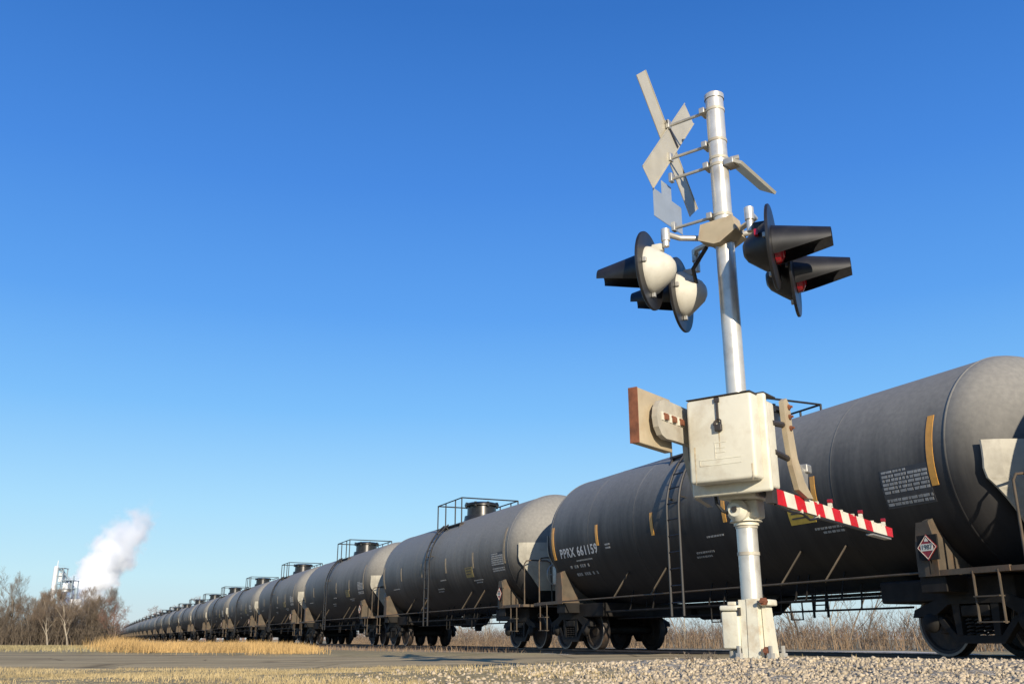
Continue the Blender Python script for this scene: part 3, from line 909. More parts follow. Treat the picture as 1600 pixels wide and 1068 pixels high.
# ------------------------------------------------------------------ crossing signal (local: +x along the gate arm, +y towards the far left, z up)
def make_signal():
    root = empty('crossing_signal', MAST, R(52))
    root.location = MAST
    # pole with its bands and cap
    mb = MB(); mb.lathe([(.1, .0705), (4.33, .0705)], (0, 0, 0), (0, 0, 1), 40, cap=True)
    pole = mb.build('pole', M['alu'], root, 40)
    mb = MB(); mb.lathe([(4.30, .077), (4.34, .077), (4.355, .06), (4.36, .001)], (0, 0, 0), (0, 0, 1), 40)
    mb.build('cap', M['alu'], pole, 40)
    for z in (4.20, 3.925, 3.77, 3.71, 3.286, .953, .772):
        mb = MB(); mb.lathe([(z - .011, .0705), (z - .011, .0755), (z + .011, .0755), (z + .011, .0705)], (0, 0, 0), (0, 0, 1), 40)
        mb.build('band', M['plate'], pole, 40)
    # cast base split down the middle, with foot flange, bolts and cable box
    mb = MB()
    def taper(xa, xb, y0b, y1b, y0t, y1t, z0, z1, xt=0.0):
        vs = [(xa - xt, y0b, z0), (xb + xt, y0b, z0), (xb + xt, y1b, z0), (xa - xt, y1b, z0), (xa, y0t, z1), (xb, y0t, z1), (xb, y1t, z1), (xa, y1t, z1)]
        mb.add(vs, [(0,3,2,1),(4,5,6,7),(0,1,5,4),(1,2,6,5),(2,3,7,6),(3,0,4,7)])
    taper(-.10, .10, .001, .040, .001, .055, .10, .47, .02)
    taper(-.105, .10, -.085, -.004, -.078, -.004, .10, .475, .02)
    taper(-.05, .04, -.140, -.092, -.112, -.084, .10, .465, .010)
    mb.box((-.15, -.175, .07), (.10, .08, .098), bev=.006)
    mb.box((-.09, -.155, .43), (.05, -.086, .47), bev=.01)
    base = mb.build('base', M['white2'], root, 30)
    for (x, y) in ((-.125, -.155), (-.125, .06), (.08, -.155), (.08, .06)):
        mb = MB(); mb.lathe([(.10, .028), (.135, .028), (.136, .014), (.18, .014)], (x, y, 0), (0, 0, 1), 6, cap=True)
        mb.build('anchor_bolt', M['galv'], base)
    for (y, z, s) in ((-.13, .455, .026), (-.13, .15, .028)):
        mb = MB(); mb.lathe([(0, s), (.03, s), (.032, s*.5), (.06, s*.5)], (-.10, y, z), (-1, 0, 0), 6, cap=True)
        mb.build('rusty_bolt', M['rust'], base)
    mb = MB()
    mb.box((-.13, .048, .16), (.05, .172, .395), bev=.012)
    cb = mb.build('cable_box', M['white2'], base, 30)
    mb = MB(); mb.box((-.14, .046, .40), (.055, .178, .435), bev=.012); mb.box((-.09, .08, .436), (.0, .14, .46), bev=.006)
    mb.build('lid', M['white2'], cb, 30)
    mb = MB(); mb.box((-.10, .07, .075), (.02, .15, .158), bev=.02); mb.build('conduit_elbow', M['plate'], cb, 30)
    mb = MB(); mb.box((-.138, .036, .37), (-.11, .047, .42)); mb.build('hasp', M['dark'], cb)
    # gate mechanism case
    mb = MB()
    mb.box((-.27, -.30, 1.17), (-.075, .215, 1.765), bev=.02)
    case = mb.build('gate_mechanism', M['white'], root, 30)
    mb = MB(); mb.box((-.315, -.335, 1.135), (-.273, .235, 1.79), bev=.018); mb.build('flange', M['white'], case, 30)
    mb = MB(); mb.box((-.445, -.295, 1.205), (-.317, .18, 1.775), bev=.022)
    door = mb.build('door', M['white'], case, 30)
    for z_ in (1.33, 1.66):
        mb = MB(); mb.tube([(-.325, .193, z_ - .035), (-.325, .193, z_ + .035)], .012, 10); mb.box((-.345, .181, z_ - .03), (-.322, .19, z_ + .03)); mb.build('hinge', M['white2'], case, 40)
    mb = MB(); mb.box((-.446, -.29, 1.778), (-.32, .175, 1.784)); mb.box((-.30, -.325, 1.792), (-.10, .225, 1.798))  # dark strips laid on top to draw the shadow of the lid edge
    mb.build('lid_shadow_strip', M['dark'], case)
    for (y_, z_, h_) in ((-.055, 1.60, .20), (.13, 1.45, .26), (-.27, 1.30, .11)):
        mb = MB(); mb.prism([(y_ - .006, z_), (y_ + .007, z_), (y_ + .003, z_ - h_), (y_ - .001, z_ - h_ * .9)], -.4462, -.4456, lambda u, v, d: (d, u, v))
        mb.build('rust_run', M['runstain'], door)
    # faint raised casting lines on the door
    mb = MB()
    for (ya, yb, za, zb) in ((-.20, .10, 1.315, 1.321), (-.20, .10, 1.352, 1.357), (.094, .10, 1.315, 1.357), (-.02, -.015, 1.36, 1.47), (-.10, -.02, 1.462, 1.467), (-.09, -.02, 1.425, 1.429), (-.09, -.02, 1.395, 1.399)):
        mb.box((-.4475, ya, za), (-.444, yb, zb))
    mb.build('cast_lines', M['white2'], door)
    mb = MB()
    mb.box((-.458, -.062, 1.60), (-.444, -.048, 1.765)); mb.box((-.46, -.072, 1.735), (-.444, -.038, 1.765))
    mb.tube([(-.455, -.055, 1.615), (-.465, -.035, 1.60), (-.465, -.03, 1.575)], .007, 6)
    hp = mb.build('hasp', M['dark'], door)
    mb = MB(); mb.box((-.475, -.085, 1.535), (-.45, -.035, 1.582), bev=.006)
    mb.tube([(-.462, -.08, 1.58), (-.462, -.08, 1.605), (-.462, -.06, 1.622), (-.462, -.04, 1.605), (-.462, -.04, 1.58)], .006, 6)
    mb.build('padlock', M['dark'], hp, 40)
    # saddle that carries the case on the pole
    mb = MB()
    mb.lathe([(.03, .085), (.17, .082), (.19, .095)], (0, 0, .93), (0, 0, 1), 32, cap=True)
    mb.lathe([(0, .075), (.05, .075), (.075, .055), (.09, .045)], (-.075, .005, 1.055), (-1, 0, 0), 28, cap=True)
    mb.lathe([(0, .11), (.02, .10), (.04, .085)], (0, 0, .985), (0, 0, 1), 28, cap=True)
    mb.box((-.20, -.17, 1.125), (.07, .10, 1.165), bev=.006)
    mb.box((-.08, -.125, 1.0), (.05, -.03, 1.13), bev=.02)
    sad = mb.build('mounting_saddle', M['white'], root, 30)
    mb = MB(); mb.lathe([(.0, .02), (.012, .02)], (-.165, .005, 1.055), (-1, 0, 0), 6, cap=True); mb.box((-.178, -.012, 1.06), (-.163, .018, 1.075)); mb.build('bolt', M['dark'], sad)
    mb = MB(); mb.tube([(-.2, .12, 1.16), (-.21, .11, 1.10), (-.19, .08, 1.05), (-.12, .07, 1.04)], .012, 8); mb.build('cable', M['rubber'], root, 40)
    # counterweight side: tapered arm, clamp plate, iron slab
    CY = .30
    mb = MB()
    mb.prism([(-.13, 1.16), (.08, 1.12), (.09, 1.20), (-.02, 1.50), (-.02, 1.72), (-.20, 1.73), (-.26, 1.60), (-.25, 1.42)], CY - .02, CY + .02, lambda u, v, d: (u, d, v))
    mb.lathe([(-.03, .08), (.05, .08)], (-.04, CY, 1.30), (0, 1, 0), 24, cap=True)
    mb.tube([(-.12, .2, 1.3), (-.12, CY, 1.3)], .045, 14)
    ca = mb.build('counterweight_arm', M['plate'], root, 40)
    mb = MB()
    pl_ = [(-.20, 1.50), (-.20, 1.755), (-.52, 1.762)]
    for k in range(7):
        a = R(90 + 180*k/6); pl_.append((-.63 + .115*math.cos(a), 1.63 + .135*math.sin(a)))
    pl_ += [(-.52, 1.50)]
    mb.prism(pl_, CY - .06, CY - .02, lambda u, v, d: (u, d, v))
    cp = mb.build('clamp_plate', M['plate'], ca)
    mb = MB()
    for x in (-.645, -.535, -.425):
        mb.box((x - .040, CY - .066, 1.615), (x + .040, CY - .0605, 1.672))
    mb.build('washer', M['white'], cp)
    for x in (-.645, -.535, -.425):
        mb = MB(); mb.box((x - .012, CY - .085, 1.62), (x + .026, CY - .0665, 1.655)); mb.box((x - .02, CY - .075, 1.655), (x + .03, CY - .0665, 1.665))
        mb.build('rusty_bolt', M['rust'], cp)
    mb = MB()
    mb.box((-.845, CY + .022, 1.445), (-.40, CY + .085, 1.82), bev=.006)
    mb.build('counterweight', M['tan'], root, 30)
    mb = MB(); mb.box((-.858, CY + .020, 1.445), (-.847, CY + .087, 1.82)); mb.build('rusty_edge', M['rust'], bpy.data.objects['counterweight'])
    # arm side: upright bracket, top link rod, gate arm
    AY = -.27
    mb = MB()
    mb.prism([(.04, 1.80), (.10, 1.83), (.15, 1.79), (.17, 1.60), (.21, 1.42), (.30, 1.27), (.44, 1.165), (.33, 1.16), (.18, 1.20), (.10, 1.36), (.055, 1.58)], AY - .055, AY - .02, lambda u, v, d: (u, d, v))
    up = mb.build('arm_bracket', M['tan'], root)
    mb = MB(); mb.prism([(.20, 1.46), (.50, 1.36), (.46, 1.17), (.22, 1.20)], AY - .01, AY + .01, lambda u, v, d: (u, d, v)); mb.box((.44, AY - .03, 1.36), (.53, AY + .04, 1.42), bev=.008)
    mb.build('stay_plate', M['galv'], up)
    for z in (1.77, 1.70, 1.62):
        mb = MB(); mb.lathe([(0, .018), (.014, .018), (.014, .009), (.03, .009)], (.12, AY - .055, z), (0, -1, 0), 6, cap=True); mb.build('rusty_bolt', M['rust'], up)
    mb = MB()
    mb.tube([(-.12, -.29, 1.62), (.10, AY - .03, 1.64)], .022, 8)
    mb.build('link_rod', M['dark'], root, 40)
    mb = MB()
    mb.tube([(-.12, -.29, 1.42), (.20, AY - .03, 1.40)], .022, 8)
    mb.build('link_rod', M['dark'], root, 40)
    arm = empty('gate_arm', (0, 0, 0), 0, root)
    xs = [-.16 + (2.36 + .16) * k / 14 for k in range(15)]
    def half(x): return .052 - .014 * (x + .16) / 2.52
    def zc(x): return 1.123 - .028 * (x + .16) / 2.52
    mt = MB()
    sec = []
    for x in xs:
        a_, b_ = zc(x) - half(x), zc(x) + half(x)
        lean = 0 if x in (xs[0], xs[-1]) else .020
        sec.append([(x + lean, AY - .016, a_), (x + lean, AY + .016, a_), (x - lean, AY + .016, b_), (x - lean, AY - .016, b_)])
    vv = [p for q in sec for p in q]
    for k in range(14):
        redf = (k % 2 == 0 and k < 12) or k == 13
        o_ = 4 * k
        base_ = len(mt.v)
        if k == 0: mt.v.extend(vv); base_ = 0
        for f_, mi_ in (((o_+0, o_+4, o_+7, o_+3), 0 if redf else 1), ((o_+1, o_+2, o_+6, o_+5), 0 if redf else 1), ((o_+0, o_+1, o_+5, o_+4), 2), ((o_+3, o_+7, o_+6, o_+2), 2)):
            mt.f.append(f_); mt.mi.append(mi_)
    mt.f.append((0, 3, 2, 1)); mt.mi.append(2)
    mt.f.append((56, 57, 58, 59)); mt.mi.append(0)
    mt.build('striped_board', [M['red'], M['wsheet'], M['tan']], arm)
    for x in (.92, 1.60, 2.18):
        lt = empty('arm_light', (x, AY, zc(x) + half(x)), 0, arm)
        mb = MB(); mb.box((-.03, -.010, .003), (.03, .010, .014)); mb.box((-.008, -.015, .014), (.008, .015, .036)); mb.build('bracket', M['white'], lt)
        mb = MB(); mb.lathe([(-.018, .010), (-.016, .017), (.016, .017), (.018, .010)], (.004, 0, .050), (0, 1, 0), 18, cap=True); mb.build('lens', M['placard_red'], lt, 40)
    for x in (.62, 1.12, 1.38, 1.85, 2.05):
        mb = MB(); mb.box((x - .012, AY - .020, zc(x) + half(x) - .010), (x + .012, AY + .020, zc(x) + half(x) + .009)); mb.build('clip', M['white'], arm)
    for x in (.30, .62):
        mb = MB(); mb.box((x - .010, AY - .021, zc(x) - half(x) - .014), (x + .010, AY + .021, zc(x) - half(x) + .010)); mb.build('clip', M['white'], arm)
    mb = MB(); mb.tube([(-.15, AY - .01, zc(0) - half(0) - .004), (.1, AY - .01, zc(0) - half(0) - .025), (.32, AY - .012, zc(.3) - half(.3) - .016), (.45, AY - .012, zc(.5) - half(.5) - .045), (.62, AY - .012, zc(.6) - half(.6) - .016), (1.2, AY - .01, zc(1.2) - half(1.2) - .012), (2.3, AY - .01, zc(2.3) - half(2.3) - .010)], .009, 6)
    mb.build('cable', M['rubber'], arm, 40)
    mb = MB(); mb.box((1.78, AY - .03, 1.028), (2.25, AY + .03, 1.040)); mb.build('stiffener', M['galv'], arm)
    mb = MB(); mb.tube([(-.2, -.2, 1.15), (-.16, AY, 1.125)], .028, 10); mb.box((-.22, AY - .025, 1.07), (-.14, AY + .025, 1.17)); mb.build('arm_clamp', M['dark'], arm, 40)
    # junction box and cross arms carrying four lamps
    ZJ = 3.13
    mb = MB()
    oct_ = [(-.16, -.03), (-.07, .085), (.08, .09), (.16, .03), (.16, -.05), (.05, -.11), (-.06, -.10), (-.15, -.06)]
    mb.prism([(-.155, -.045), (-.13, .075), (.13, .085), (.15, -.03), (.02, -.105), (-.03, -.105)], -.135, .0, lambda u, v, d: (d, -u, ZJ + v))
    mb.prism([(-.13, -.04), (-.11, .06), (.11, .06), (.13, -.03), (0, -.09)], .0, .11, lambda u, v, d: (d, -u, ZJ + v))
    jb = mb.build('junction_box', M['tan'], root, 30)
    LAMPS = [(-.26, .50, 1), (.24, .50, 1), (-.22, -.44, -1), (.23, -.41, -1)]
    for (x, y, s) in LAMPS:
        ZL = 2.885 if (x < 0 and s > 0) else (2.77 if (x > 0 and s < 0) else 2.84)
        mb = MB()
        mb.tube([(-.02 if x < 0 else .06, s*.12, ZJ), (x*.55, s*.30, ZJ + .01), (x, s*(abs(y) - .14), ZJ + .02)], .022, 10)
        mb.lathe([(-.04, .034), (.055, .034), (.06, .028)], (x, s*(abs(y) - .14), ZJ), (0, 0, 1), 16, cap=True)
        mb.tube([(x, s*(abs(y) - .14), ZJ), (x, s*(abs(y) - .14), ZL + .16)], .026, 10)
        mb.build('cross_arm', M['alu'], root, 40)
    for z, x in ((ZJ - .10, -.05),):
        mb = MB(); mb.tube([(x, .13, z + .02), (.05, .30, z - .08), (.22, .36, z - .16)], .016, 8); mb.build('cable', M['rubber'], root, 40)
    for (x, y, s) in LAMPS:
        ZL = 2.885 if (x < 0 and s > 0) else (2.77 if (x > 0 and s < 0) else 2.84)
        lamp = empty('lamp', (x, y, ZL), R(11) if s > 0 else PI + R(15), root)
        # in lamp space +y is where the lens looks
        mb = MB()
        mb.lathe([(-.195, .001), (-.19, .045), (-.165, .085), (-.09, .14), (-.03, .18), (.0, .188), (.012, .188)], (0, 0, 0), (0, 1, 0), 40)
        mb.box((-.03, -.11, .14), (.03, -.02, .20), bev=.01)
        mb.build('housing', M['lampback'] if s > 0 else M['black'], lamp, 35)
        mb = MB(); mb.lathe([(-.012, .30), (-.008, .305), (.006, .305), (.010, .30), (.010, .19), (.014, .001)], (0, .012, 0), (0, 1, 0), 56)
        mb.lathe([(-.012, .30), (-.012, .001)], (0, .012, 0), (0, 1, 0), 56)
        mb.build('background', M['black'], lamp, 35)
        mb = MB(); mb.lathe([(.016, .130), (.05, .120), (.075, .085), (.088, .001)], (0, .012, 0), (0, 1, 0), 40); mb.build('lens', M['lensred'], lamp, 50)
        # long snow hood: a tapering half tube open below
        mb = MB()
        n, rings = 30, 8
        vs, fs = [], []
        for shell in (0, 1):
            for i in range(rings + 1):
                t = i / rings
                rr = (.152 - .062 * t) - .005 * shell
                cut = R(-40 + 34 * t ** 1.4)
                for j in range(n + 1):
                    a = cut + (PI - 2*cut) * j / n
                    vs.append((rr*math.cos(a), .024 + .385*t, rr*math.sin(a) - .012*t))
        m = n + 1; off = (rings + 1) * m
        for i in range(rings):
            for j in range(n):
                fs.append((i*m+j, (i+1)*m+j, (i+1)*m+j+1, i*m+j+1))
                fs.append((off+i*m+j, off+i*m+j+1, off+(i+1)*m+j+1, off+(i+1)*m+j))
            for j in (0, n):
                fs.append((i*m+j, (i+1)*m+j, off+(i+1)*m+j, off+i*m+j))
        for j in range(n):
            fs.append((rings*m+j, rings*m+j+1, off+rings*m+j+1, off+rings*m+j))
        mb.add(vs, fs)
        mb.build('hood', M['black'], lamp, 40)
        for sx, zz in ((.188, .02), (-.188, .02), (0, -.20)):
            mb = MB(); mb.box((sx - .014, -.03, zz - .018), (sx + .014, -.001, zz + .018), bev=.004)
            mb.build('latch', M['galv'], lamp)
        mb = MB(); mb.box((.150, -.085, .03), (.19, -.06, .075)); mb.build('side_light', M['lensred'], lamp)
    # crossbuck facing away to the left, its back to us
    cb = empty('crossbuck', (0, .43, 4.06), 0, root)
    for sgn, dy in ((1, -.016), (-1, .0)):
        mb = MB()
        a = R(50) * sgn
        t = Vector((math.cos(a), 0, math.sin(a))); q = Vector((-math.sin(a), 0, math.cos(a)))
        L, Wd = .61, .098
        fr = lambda u, v, d: tuple(t*u + q*v + Vector((0, d, 0)))
        mb.prism([(-L, -Wd), (L, -Wd), (L, Wd), (-L, Wd)], dy, dy + .003, fr)
        for v in (-Wd, Wd):
            mb.prism([(-L, v - .004), (L, v - .004), (L, v + .004), (-L, v + .004)], dy - .006, dy - .0005, fr)
        mb.build('blade', M['silver_sign'], cb)
    mb = MB(); mb.bar((-.05, -.026, .19), (.13, -.026, .02), .018, .006, (0, 1, 0)); mb.build('strap', M['dark'], cb)
    # the track-count plate below it, an inverted T
    mb = MB()
    mb.prism([(-.24, 3.34), (.22, 3.34), (.22, 3.58), (.06, 3.58), (.06, 3.70), (-.10, 3.70), (-.10, 3.58), (-.24, 3.58)], .455, .459, lambda u, v, d: (u, d, v))
    mb.build('track_plate', M['sign_back'], root)
    for z in (4.22, 3.92, 3.735, 3.305):
        mb = MB()
        mb.box((-.055, .07, z - .025), (.055, .115, z + .025), bev=.006)
        mb.tube([(0, .10, z), (0, .425, z)], .013, 8)
        mb.box((-.035, .395, z - .03), (.015, .425, z + .045), bev=.004)
        mb.build('sign_bracket', M['galv'], root, 40)
    # small sign seen edge on, to the right of the pole
    mb = MB()
    T = Matrix.Translation((.0, -.14, 3.70)) @ Matrix.Rotation(R(-58), 4, 'X')
    mb.box((-.05, -.012, -.075), (.60, .012, .075), T)
    mb.build('side_sign', M['silver_sign'], root)
    mb = MB(); mb.box((-.06, -.14, 3.68), (.06, -.06, 3.73), bev=.006); mb.tube([(0, -.1, 3.745), (.02, -.16, 3.75)], .02, 8); mb.build('sign_bracket', M['galv'], root, 40)
    tag(root, 'tall silver railroad crossing signal with four black-hooded lamps and a striped gate arm', 'crossing signal')
    return root
make_signal()

# ------------------------------------------------------------------ gravel and grass underfoot
def ico():
    bm = bmesh.new(); bmesh.ops.create_icosphere(bm, subdivisions=1, radius=1)
    V = np.array([v.co[:] for v in bm.verts]); F = np.array([[v.index for v in f.verts] for f in bm.faces]); bm.free()
    return V, F
def scatter_stones():
    rng = np.random.RandomState(17)
    V0, F0 = ico()
    N = 48000
    x = rng.uniform(-1.6, 7.0, N * 2); y = 4.3 + 4.3 * rng.rand(N * 2) ** 1.2
    keep = rng.rand(N * 2) < sstep(-1.0, 1.6, x + .25 * rng.normal(size=N * 2) + .12 * (y - 6)) * .97 + .03
    keep &= (y < edge(ROAD_NEAR, x) + .15 * rng.normal(size=N * 2))
    keep &= np.hypot(x - MAST.x, y - MAST.y) > .16
    x, y = x[keep][:N], y[keep][:N]; n = len(x)
    s = np.clip(rng.lognormal(math.log(.0074), .45, n), .003, .018)
    z = ground_z(x, y) + s * .25
    jit = 1 + rng.uniform(-.35, .35, (n, 12, 1))
    sq = rng.uniform(.6, 1.2, (n, 1, 3))
    P = V0[None] * jit * sq * s[:, None, None]
    a = rng.uniform(0, 2*PI, n); ca, sa = np.cos(a)[:, None], np.sin(a)[:, None]
    Px = P[:, :, 0]*ca - P[:, :, 1]*sa; Py = P[:, :, 0]*sa + P[:, :, 1]*ca
    V = np.stack([Px + x[:, None], Py + y[:, None], P[:, :, 2] + z[:, None]], 2).reshape(-1, 3)
    F = (F0[None] + (np.arange(n) * 12)[:, None, None]).reshape(-1, 3)
    o = np_mesh('gravel', V, F, M['stone'])
    tag(o, 'pale crushed gravel heaped round the foot of the signal mast', 'gravel', kind='stuff')
scatter_stones()

def blades(name, x, y, h, wd, mat, lean=.35, seed=1, seg=2):
    rng = np.random.RandomState(seed)
    n = len(x)
    z = ground_z(x, y)
    a = rng.uniform(0, 2*PI, n); b = rng.uniform(0, 2*PI, n); ln = rng.uniform(.05, 1, n) * lean * h
    dx, dy = np.cos(a) * wd, np.sin(a) * wd
    V = np.zeros((n, 5, 3))
    for i, t in ((0, 0), (2, .55)):
        cx, cy, cz = x + np.cos(b)*ln*t*t, y + np.sin(b)*ln*t*t, z + h*t
        k = 1 - .35*t
        V[:, i] = np.stack([cx - dx*k, cy - dy*k, cz], 1); V[:, i+1] = np.stack([cx + dx*k, cy + dy*k, cz], 1)
    V[:, 4] = np.stack([x + np.cos(b)*ln, y + np.sin(b)*ln, z + h*.97], 1)
    F = np.array([[0, 1, 3], [0, 3, 2], [2, 3, 4]])
    F = (F[None] + (np.arange(n)*5)[:, None, None]).reshape(-1, 3)
    return np_mesh(name, V.reshape(-1, 3), F, mat)

rng = np.random.RandomState(4)
N = 110000
x = rng.uniform(-8, 3.2, N); y = 4.3 + 9 * rng.rand(N) ** 1.5
k = (y < edge(ROAD_NEAR, x) + .1 + .55*np.abs(rng.normal(size=N))) & (rng.rand(N) < 1 - .97*sstep(-1.4, 1.2, x + .12*(y - 6) + .3*rng.normal(size=N)))
o = blades('short_grass', x[k], y[k], rng.uniform(.008, .03, k.sum()) * (.5 + 1.0 * (np.sin(x[k]*3.1 + np.sin(y[k]*2.3)*2) > .1)), .002, M['shortgrass'], .9, 6)
tag(o, 'short cropped tan grass on the near shoulder of the road', 'grass', kind='stuff')

# tall straw bank between road and track
N = 150000
cx = rng.uniform(-19, 4, 1400); cy = rng.uniform(20, 46, 1400)
ci = rng.randint(0, 1400, N)
x = cx[ci] + rng.normal(0, .35, N); y = cy[ci] + rng.normal(0, .35, N)
P = x * NT.x + y * NT.y
dens = sstep(9.6, 8.2, P) * sstep(-.43, -.39, x / y + .012*rng.normal(size=N)) * sstep(-.18, -.25, x / y) * sstep(.2, 1.6, y - edge(ROAD_FAR, x) + .4*rng.normal(size=N))
k = rng.rand(N) < dens
hh = rng.uniform(.08, .36, N) * (.45 + .55 * sstep(-.15, -.26, x / y) + .45 * sstep(-.36, -.41, x / y)) * rng.uniform(.6, 1.15, 1400)[ci]
o = blades('straw_grass', x[k], y[k], hh[k], .0055, M['straw'], .7, 9)
tag(o, 'tall golden straw grass on the bank between road and train', 'grass', kind='stuff')
print('straw', k.sum())
N = 70000
x = rng.uniform(-60, -8, N); y = rng.uniform(22, 92, N)
k = (x / y > -.70) & (x / y < -.385) & (y > edge(ROAD_FAR, x) + .3)
o = blades('field_grass', x[k], y[k], rng.uniform(.04, .16, k.sum()), .012, M['fieldgrass'], .9, 14)
tag(o, 'dull tan grass of the field between the road and the far left grove', 'grass', kind='stuff')
# sparse weeds on the shoulders of the ballast
N = 9000
s_ = rng.uniform(20, 120, N); p_ = P0 - 2.4 + rng.normal(0, .45, N)
x = NT.x*p_ + DT.x*s_; y = NT.y*p_ + DT.y*s_
o = blades('track_weeds', x, y, rng.uniform(.04, .24, N), .006, M['twig_tan'], .7, 12)
tag(o, 'thin dry weeds along the near shoulder of the track', 'weeds', kind='stuff')

# ------------------------------------------------------------------ bare trees
def grow_tree(seed, H, spread=.55, depth=5, first=.22, trunk_r=None, kids=(3, 5), upright=.25):
    rnd = random.Random(seed)
    tr, tw = MB(), MB()
    trunk_r = trunk_r or H * .016
    def rec(p, d, L, r, lv):
        k = 4 if lv == 0 else 3
        pts, rs = [p.copy()], [r]
        dd = d.copy(); q = p.copy()
        for i in range(k):
            dd = (dd + Vector((rnd.gauss(0, .12), rnd.gauss(0, .12), rnd.gauss(0, .06) + upright*.12))).normalized()
            q = q + dd * (L / k); pts.append(q.copy()); rs.append(max(.004, r * (1 - .6 * (i+1) / k)))
        tgt = tr if lv < 2 else tw
        tgt.tube(pts, rs, 6 if lv == 0 else (4 if lv == 1 else 3), cap=False)
        if lv >= depth: return
        nk = rnd.randint(*kids) + (2 if lv == 0 else 0)
        for j in range(nk):
            t = first + (1 - first) * (j + rnd.random()) / nk if lv == 0 else .25 + .75 * (j + rnd.random()) / nk
            f = t * k; i = min(k - 1, int(f)); pp = pts[i].lerp(pts[i+1], f - i)
            az = rnd.uniform(0, 2*PI)
            base = (pts[i+1] - pts[i]).normalized()
            side = base.orthogonal().normalized(); side = Quaternion(base, az) @ side
            nd = (base * (1 - spread) + side * spread * rnd.uniform(.7, 1.3) + Vector((0, 0, upright))).normalized()
            rec(pp, nd, L * rnd.uniform(.48, .68) * (1 - .35*t if lv == 0 else 1), max(.004, rs[i] * .55), lv + 1)
    rec(Vector((0, 0, -.15)), Vector((rnd.gauss(0, .05), rnd.gauss(0, .05), 1)).normalized(), H * .72, trunk_r, 0)
    return tr, tw

def tree_proto(name, seed, H, bark, twig, **kw):
    root = empty(name)
    tr, tw = grow_tree(seed, H, **kw)
    tr.build('trunk', bark, root, 60, fix=False); tw.build('crown', twig, root, None, fix=False)
    return root

protos = []
def put_tree(proto, x, y, sc_, rz, label, group, cat='tree'):
    used = proto.get('used')
    o = copy_tree(proto) if used else proto
    proto['used'] = 1
    if 'used' in o and o is not proto: del o['used']
    o.location = (x, y, float(ground_z(np.array(x), np.array(y))) - .02); o.rotation_euler = (0, 0, rz); o.scale = (sc_,) * 3
    tag(o, label, cat, group)
    return o

def at(u, v, Y):
    """ground position seen at column u, Y metres ahead"""
    p = R(17.745)
    Z = Y * math.cos(p)
    return ((u - 800) / 1450 * Z, Y)

rt = random.Random(21)
tallT = tree_proto('bare_tree', 5, 8.0, M['bark'], M['twig_dark'], spread=.42, depth=5, first=.35, kids=(4, 5), trunk_r=.15, upright=.35)
tA = tree_proto('bare_tree', 31, 6.2, M['bark'], M['twig'], spread=.5, depth=5, first=.12, kids=(4, 6), upright=.3)
tB = tree_proto('bare_tree', 32, 6.0, M['bark_pale'], M['twig'], spread=.5, depth=5, first=.2, kids=(4, 6), upright=.35)
tC = tree_proto('bare_tree', 33, 5.6, M['bark'], M['twig_dark'], spread=.55, depth=5, first=.08, kids=(4, 6), upright=.3)
tD = tree_proto('bare_tree', 34, 4.6, M['bark'], M['twig_red'], spread=.55, depth=5, first=.05, kids=(3, 5), upright=.25)
GT = 'bare trees of the roadside grove at far left'
X, Y = at(20, 0, 100); put_tree(tallT, X, Y, .84, .4, 'tallest bare tree, thin fan of branches standing clear above the grove at far left', GT)
X, Y = at(76, 0, 96); put_tree(tB, X, Y, .88, 1.0, 'bare tree with thin pale trunk in the grove, just left of the white tower', GT)
X, Y = at(107, 0, 96); put_tree(tB, X, Y, .92, 2.5, 'bare tree with thick pale trunk in the grove, right below the steam plume', GT)
for u, Yd, pr, s in ((-24, 104, tA, 1.0), (-6, 99, tC, 1.05), (6, 108, tA, .95), (34, 104, tC, 1.0), (46, 98, tA, .95), (60, 108, tC, 1.05), (68, 102, tA, 1.05), (88, 106, tA, 1.08), (97, 101, tC, 1.05), (118, 104, tA, 1.06), (128, 99, tC, 1.02), (138, 104, tA, .98), (147, 100, tA, .92)):
    X, Y = at(u, 0, Yd)
    put_tree(pr, X, Y, .80 * s * rt.uniform(.85, 1.08), rt.uniform(0, 6), 'bare brown tree with dark trunk, one of the dense grove at far left', GT)
X, Y = at(160, 0, 99); put_tree(tA, X, Y, .86, 3.3, 'low bare tree third from the right end of the far left grove', GT)
X, Y = at(170, 0, 97); put_tree(tD, X, Y, .95, 1.3, 'low reddish bare tree, second from the right end of the far left grove', GT)
X, Y = at(181, 0, 95); put_tree(tD, X, Y, .72, 4.0, 'smallest reddish bush tree at the right end of the far left grove', GT)

# trees behind the far part of the train
def at3(u, v, Y):
    p = R(17.745)
    a, b = (u - 800) / 1450, (534 - v) / 1450
    t = Y / (math.cos(p) - b * math.sin(p))
    return Vector((a * t, Y, .22 + t * (math.sin(p) + b * math.cos(p))))
def tpos(s, P):
    q = NT * P + DT * s
    return q.x, q.y
GB = 'reddish bare trees behind the far end of the train'
for i, (s, P_) in enumerate(((190, 18), (205, 17.5), (222, 18.5), (240, 18), (262, 19), (290, 19), (325, 20), (365, 21))):
    X, Y = tpos(s, P_); put_tree(tD, X, Y, rt.uniform(1.45, 1.8) * (s / 200) ** .5, rt.uniform(0, 6), 'reddish bare tree showing above the far tank cars', GB)
GW = 'bare saplings seen under the tank cars'
sapA = tree_proto('bare_sapling', 51, 4.6, M['bark'], M['twig_dark'], spread=.5, depth=4, first=.2, kids=(2, 4), trunk_r=.05, upright=.35)
sapB = tree_proto('bare_sapling', 52, 3.8, M['bark_pale'], M['twig_tan'], spread=.5, depth=4, first=.15, kids=(2, 4), trunk_r=.04, upright=.35)
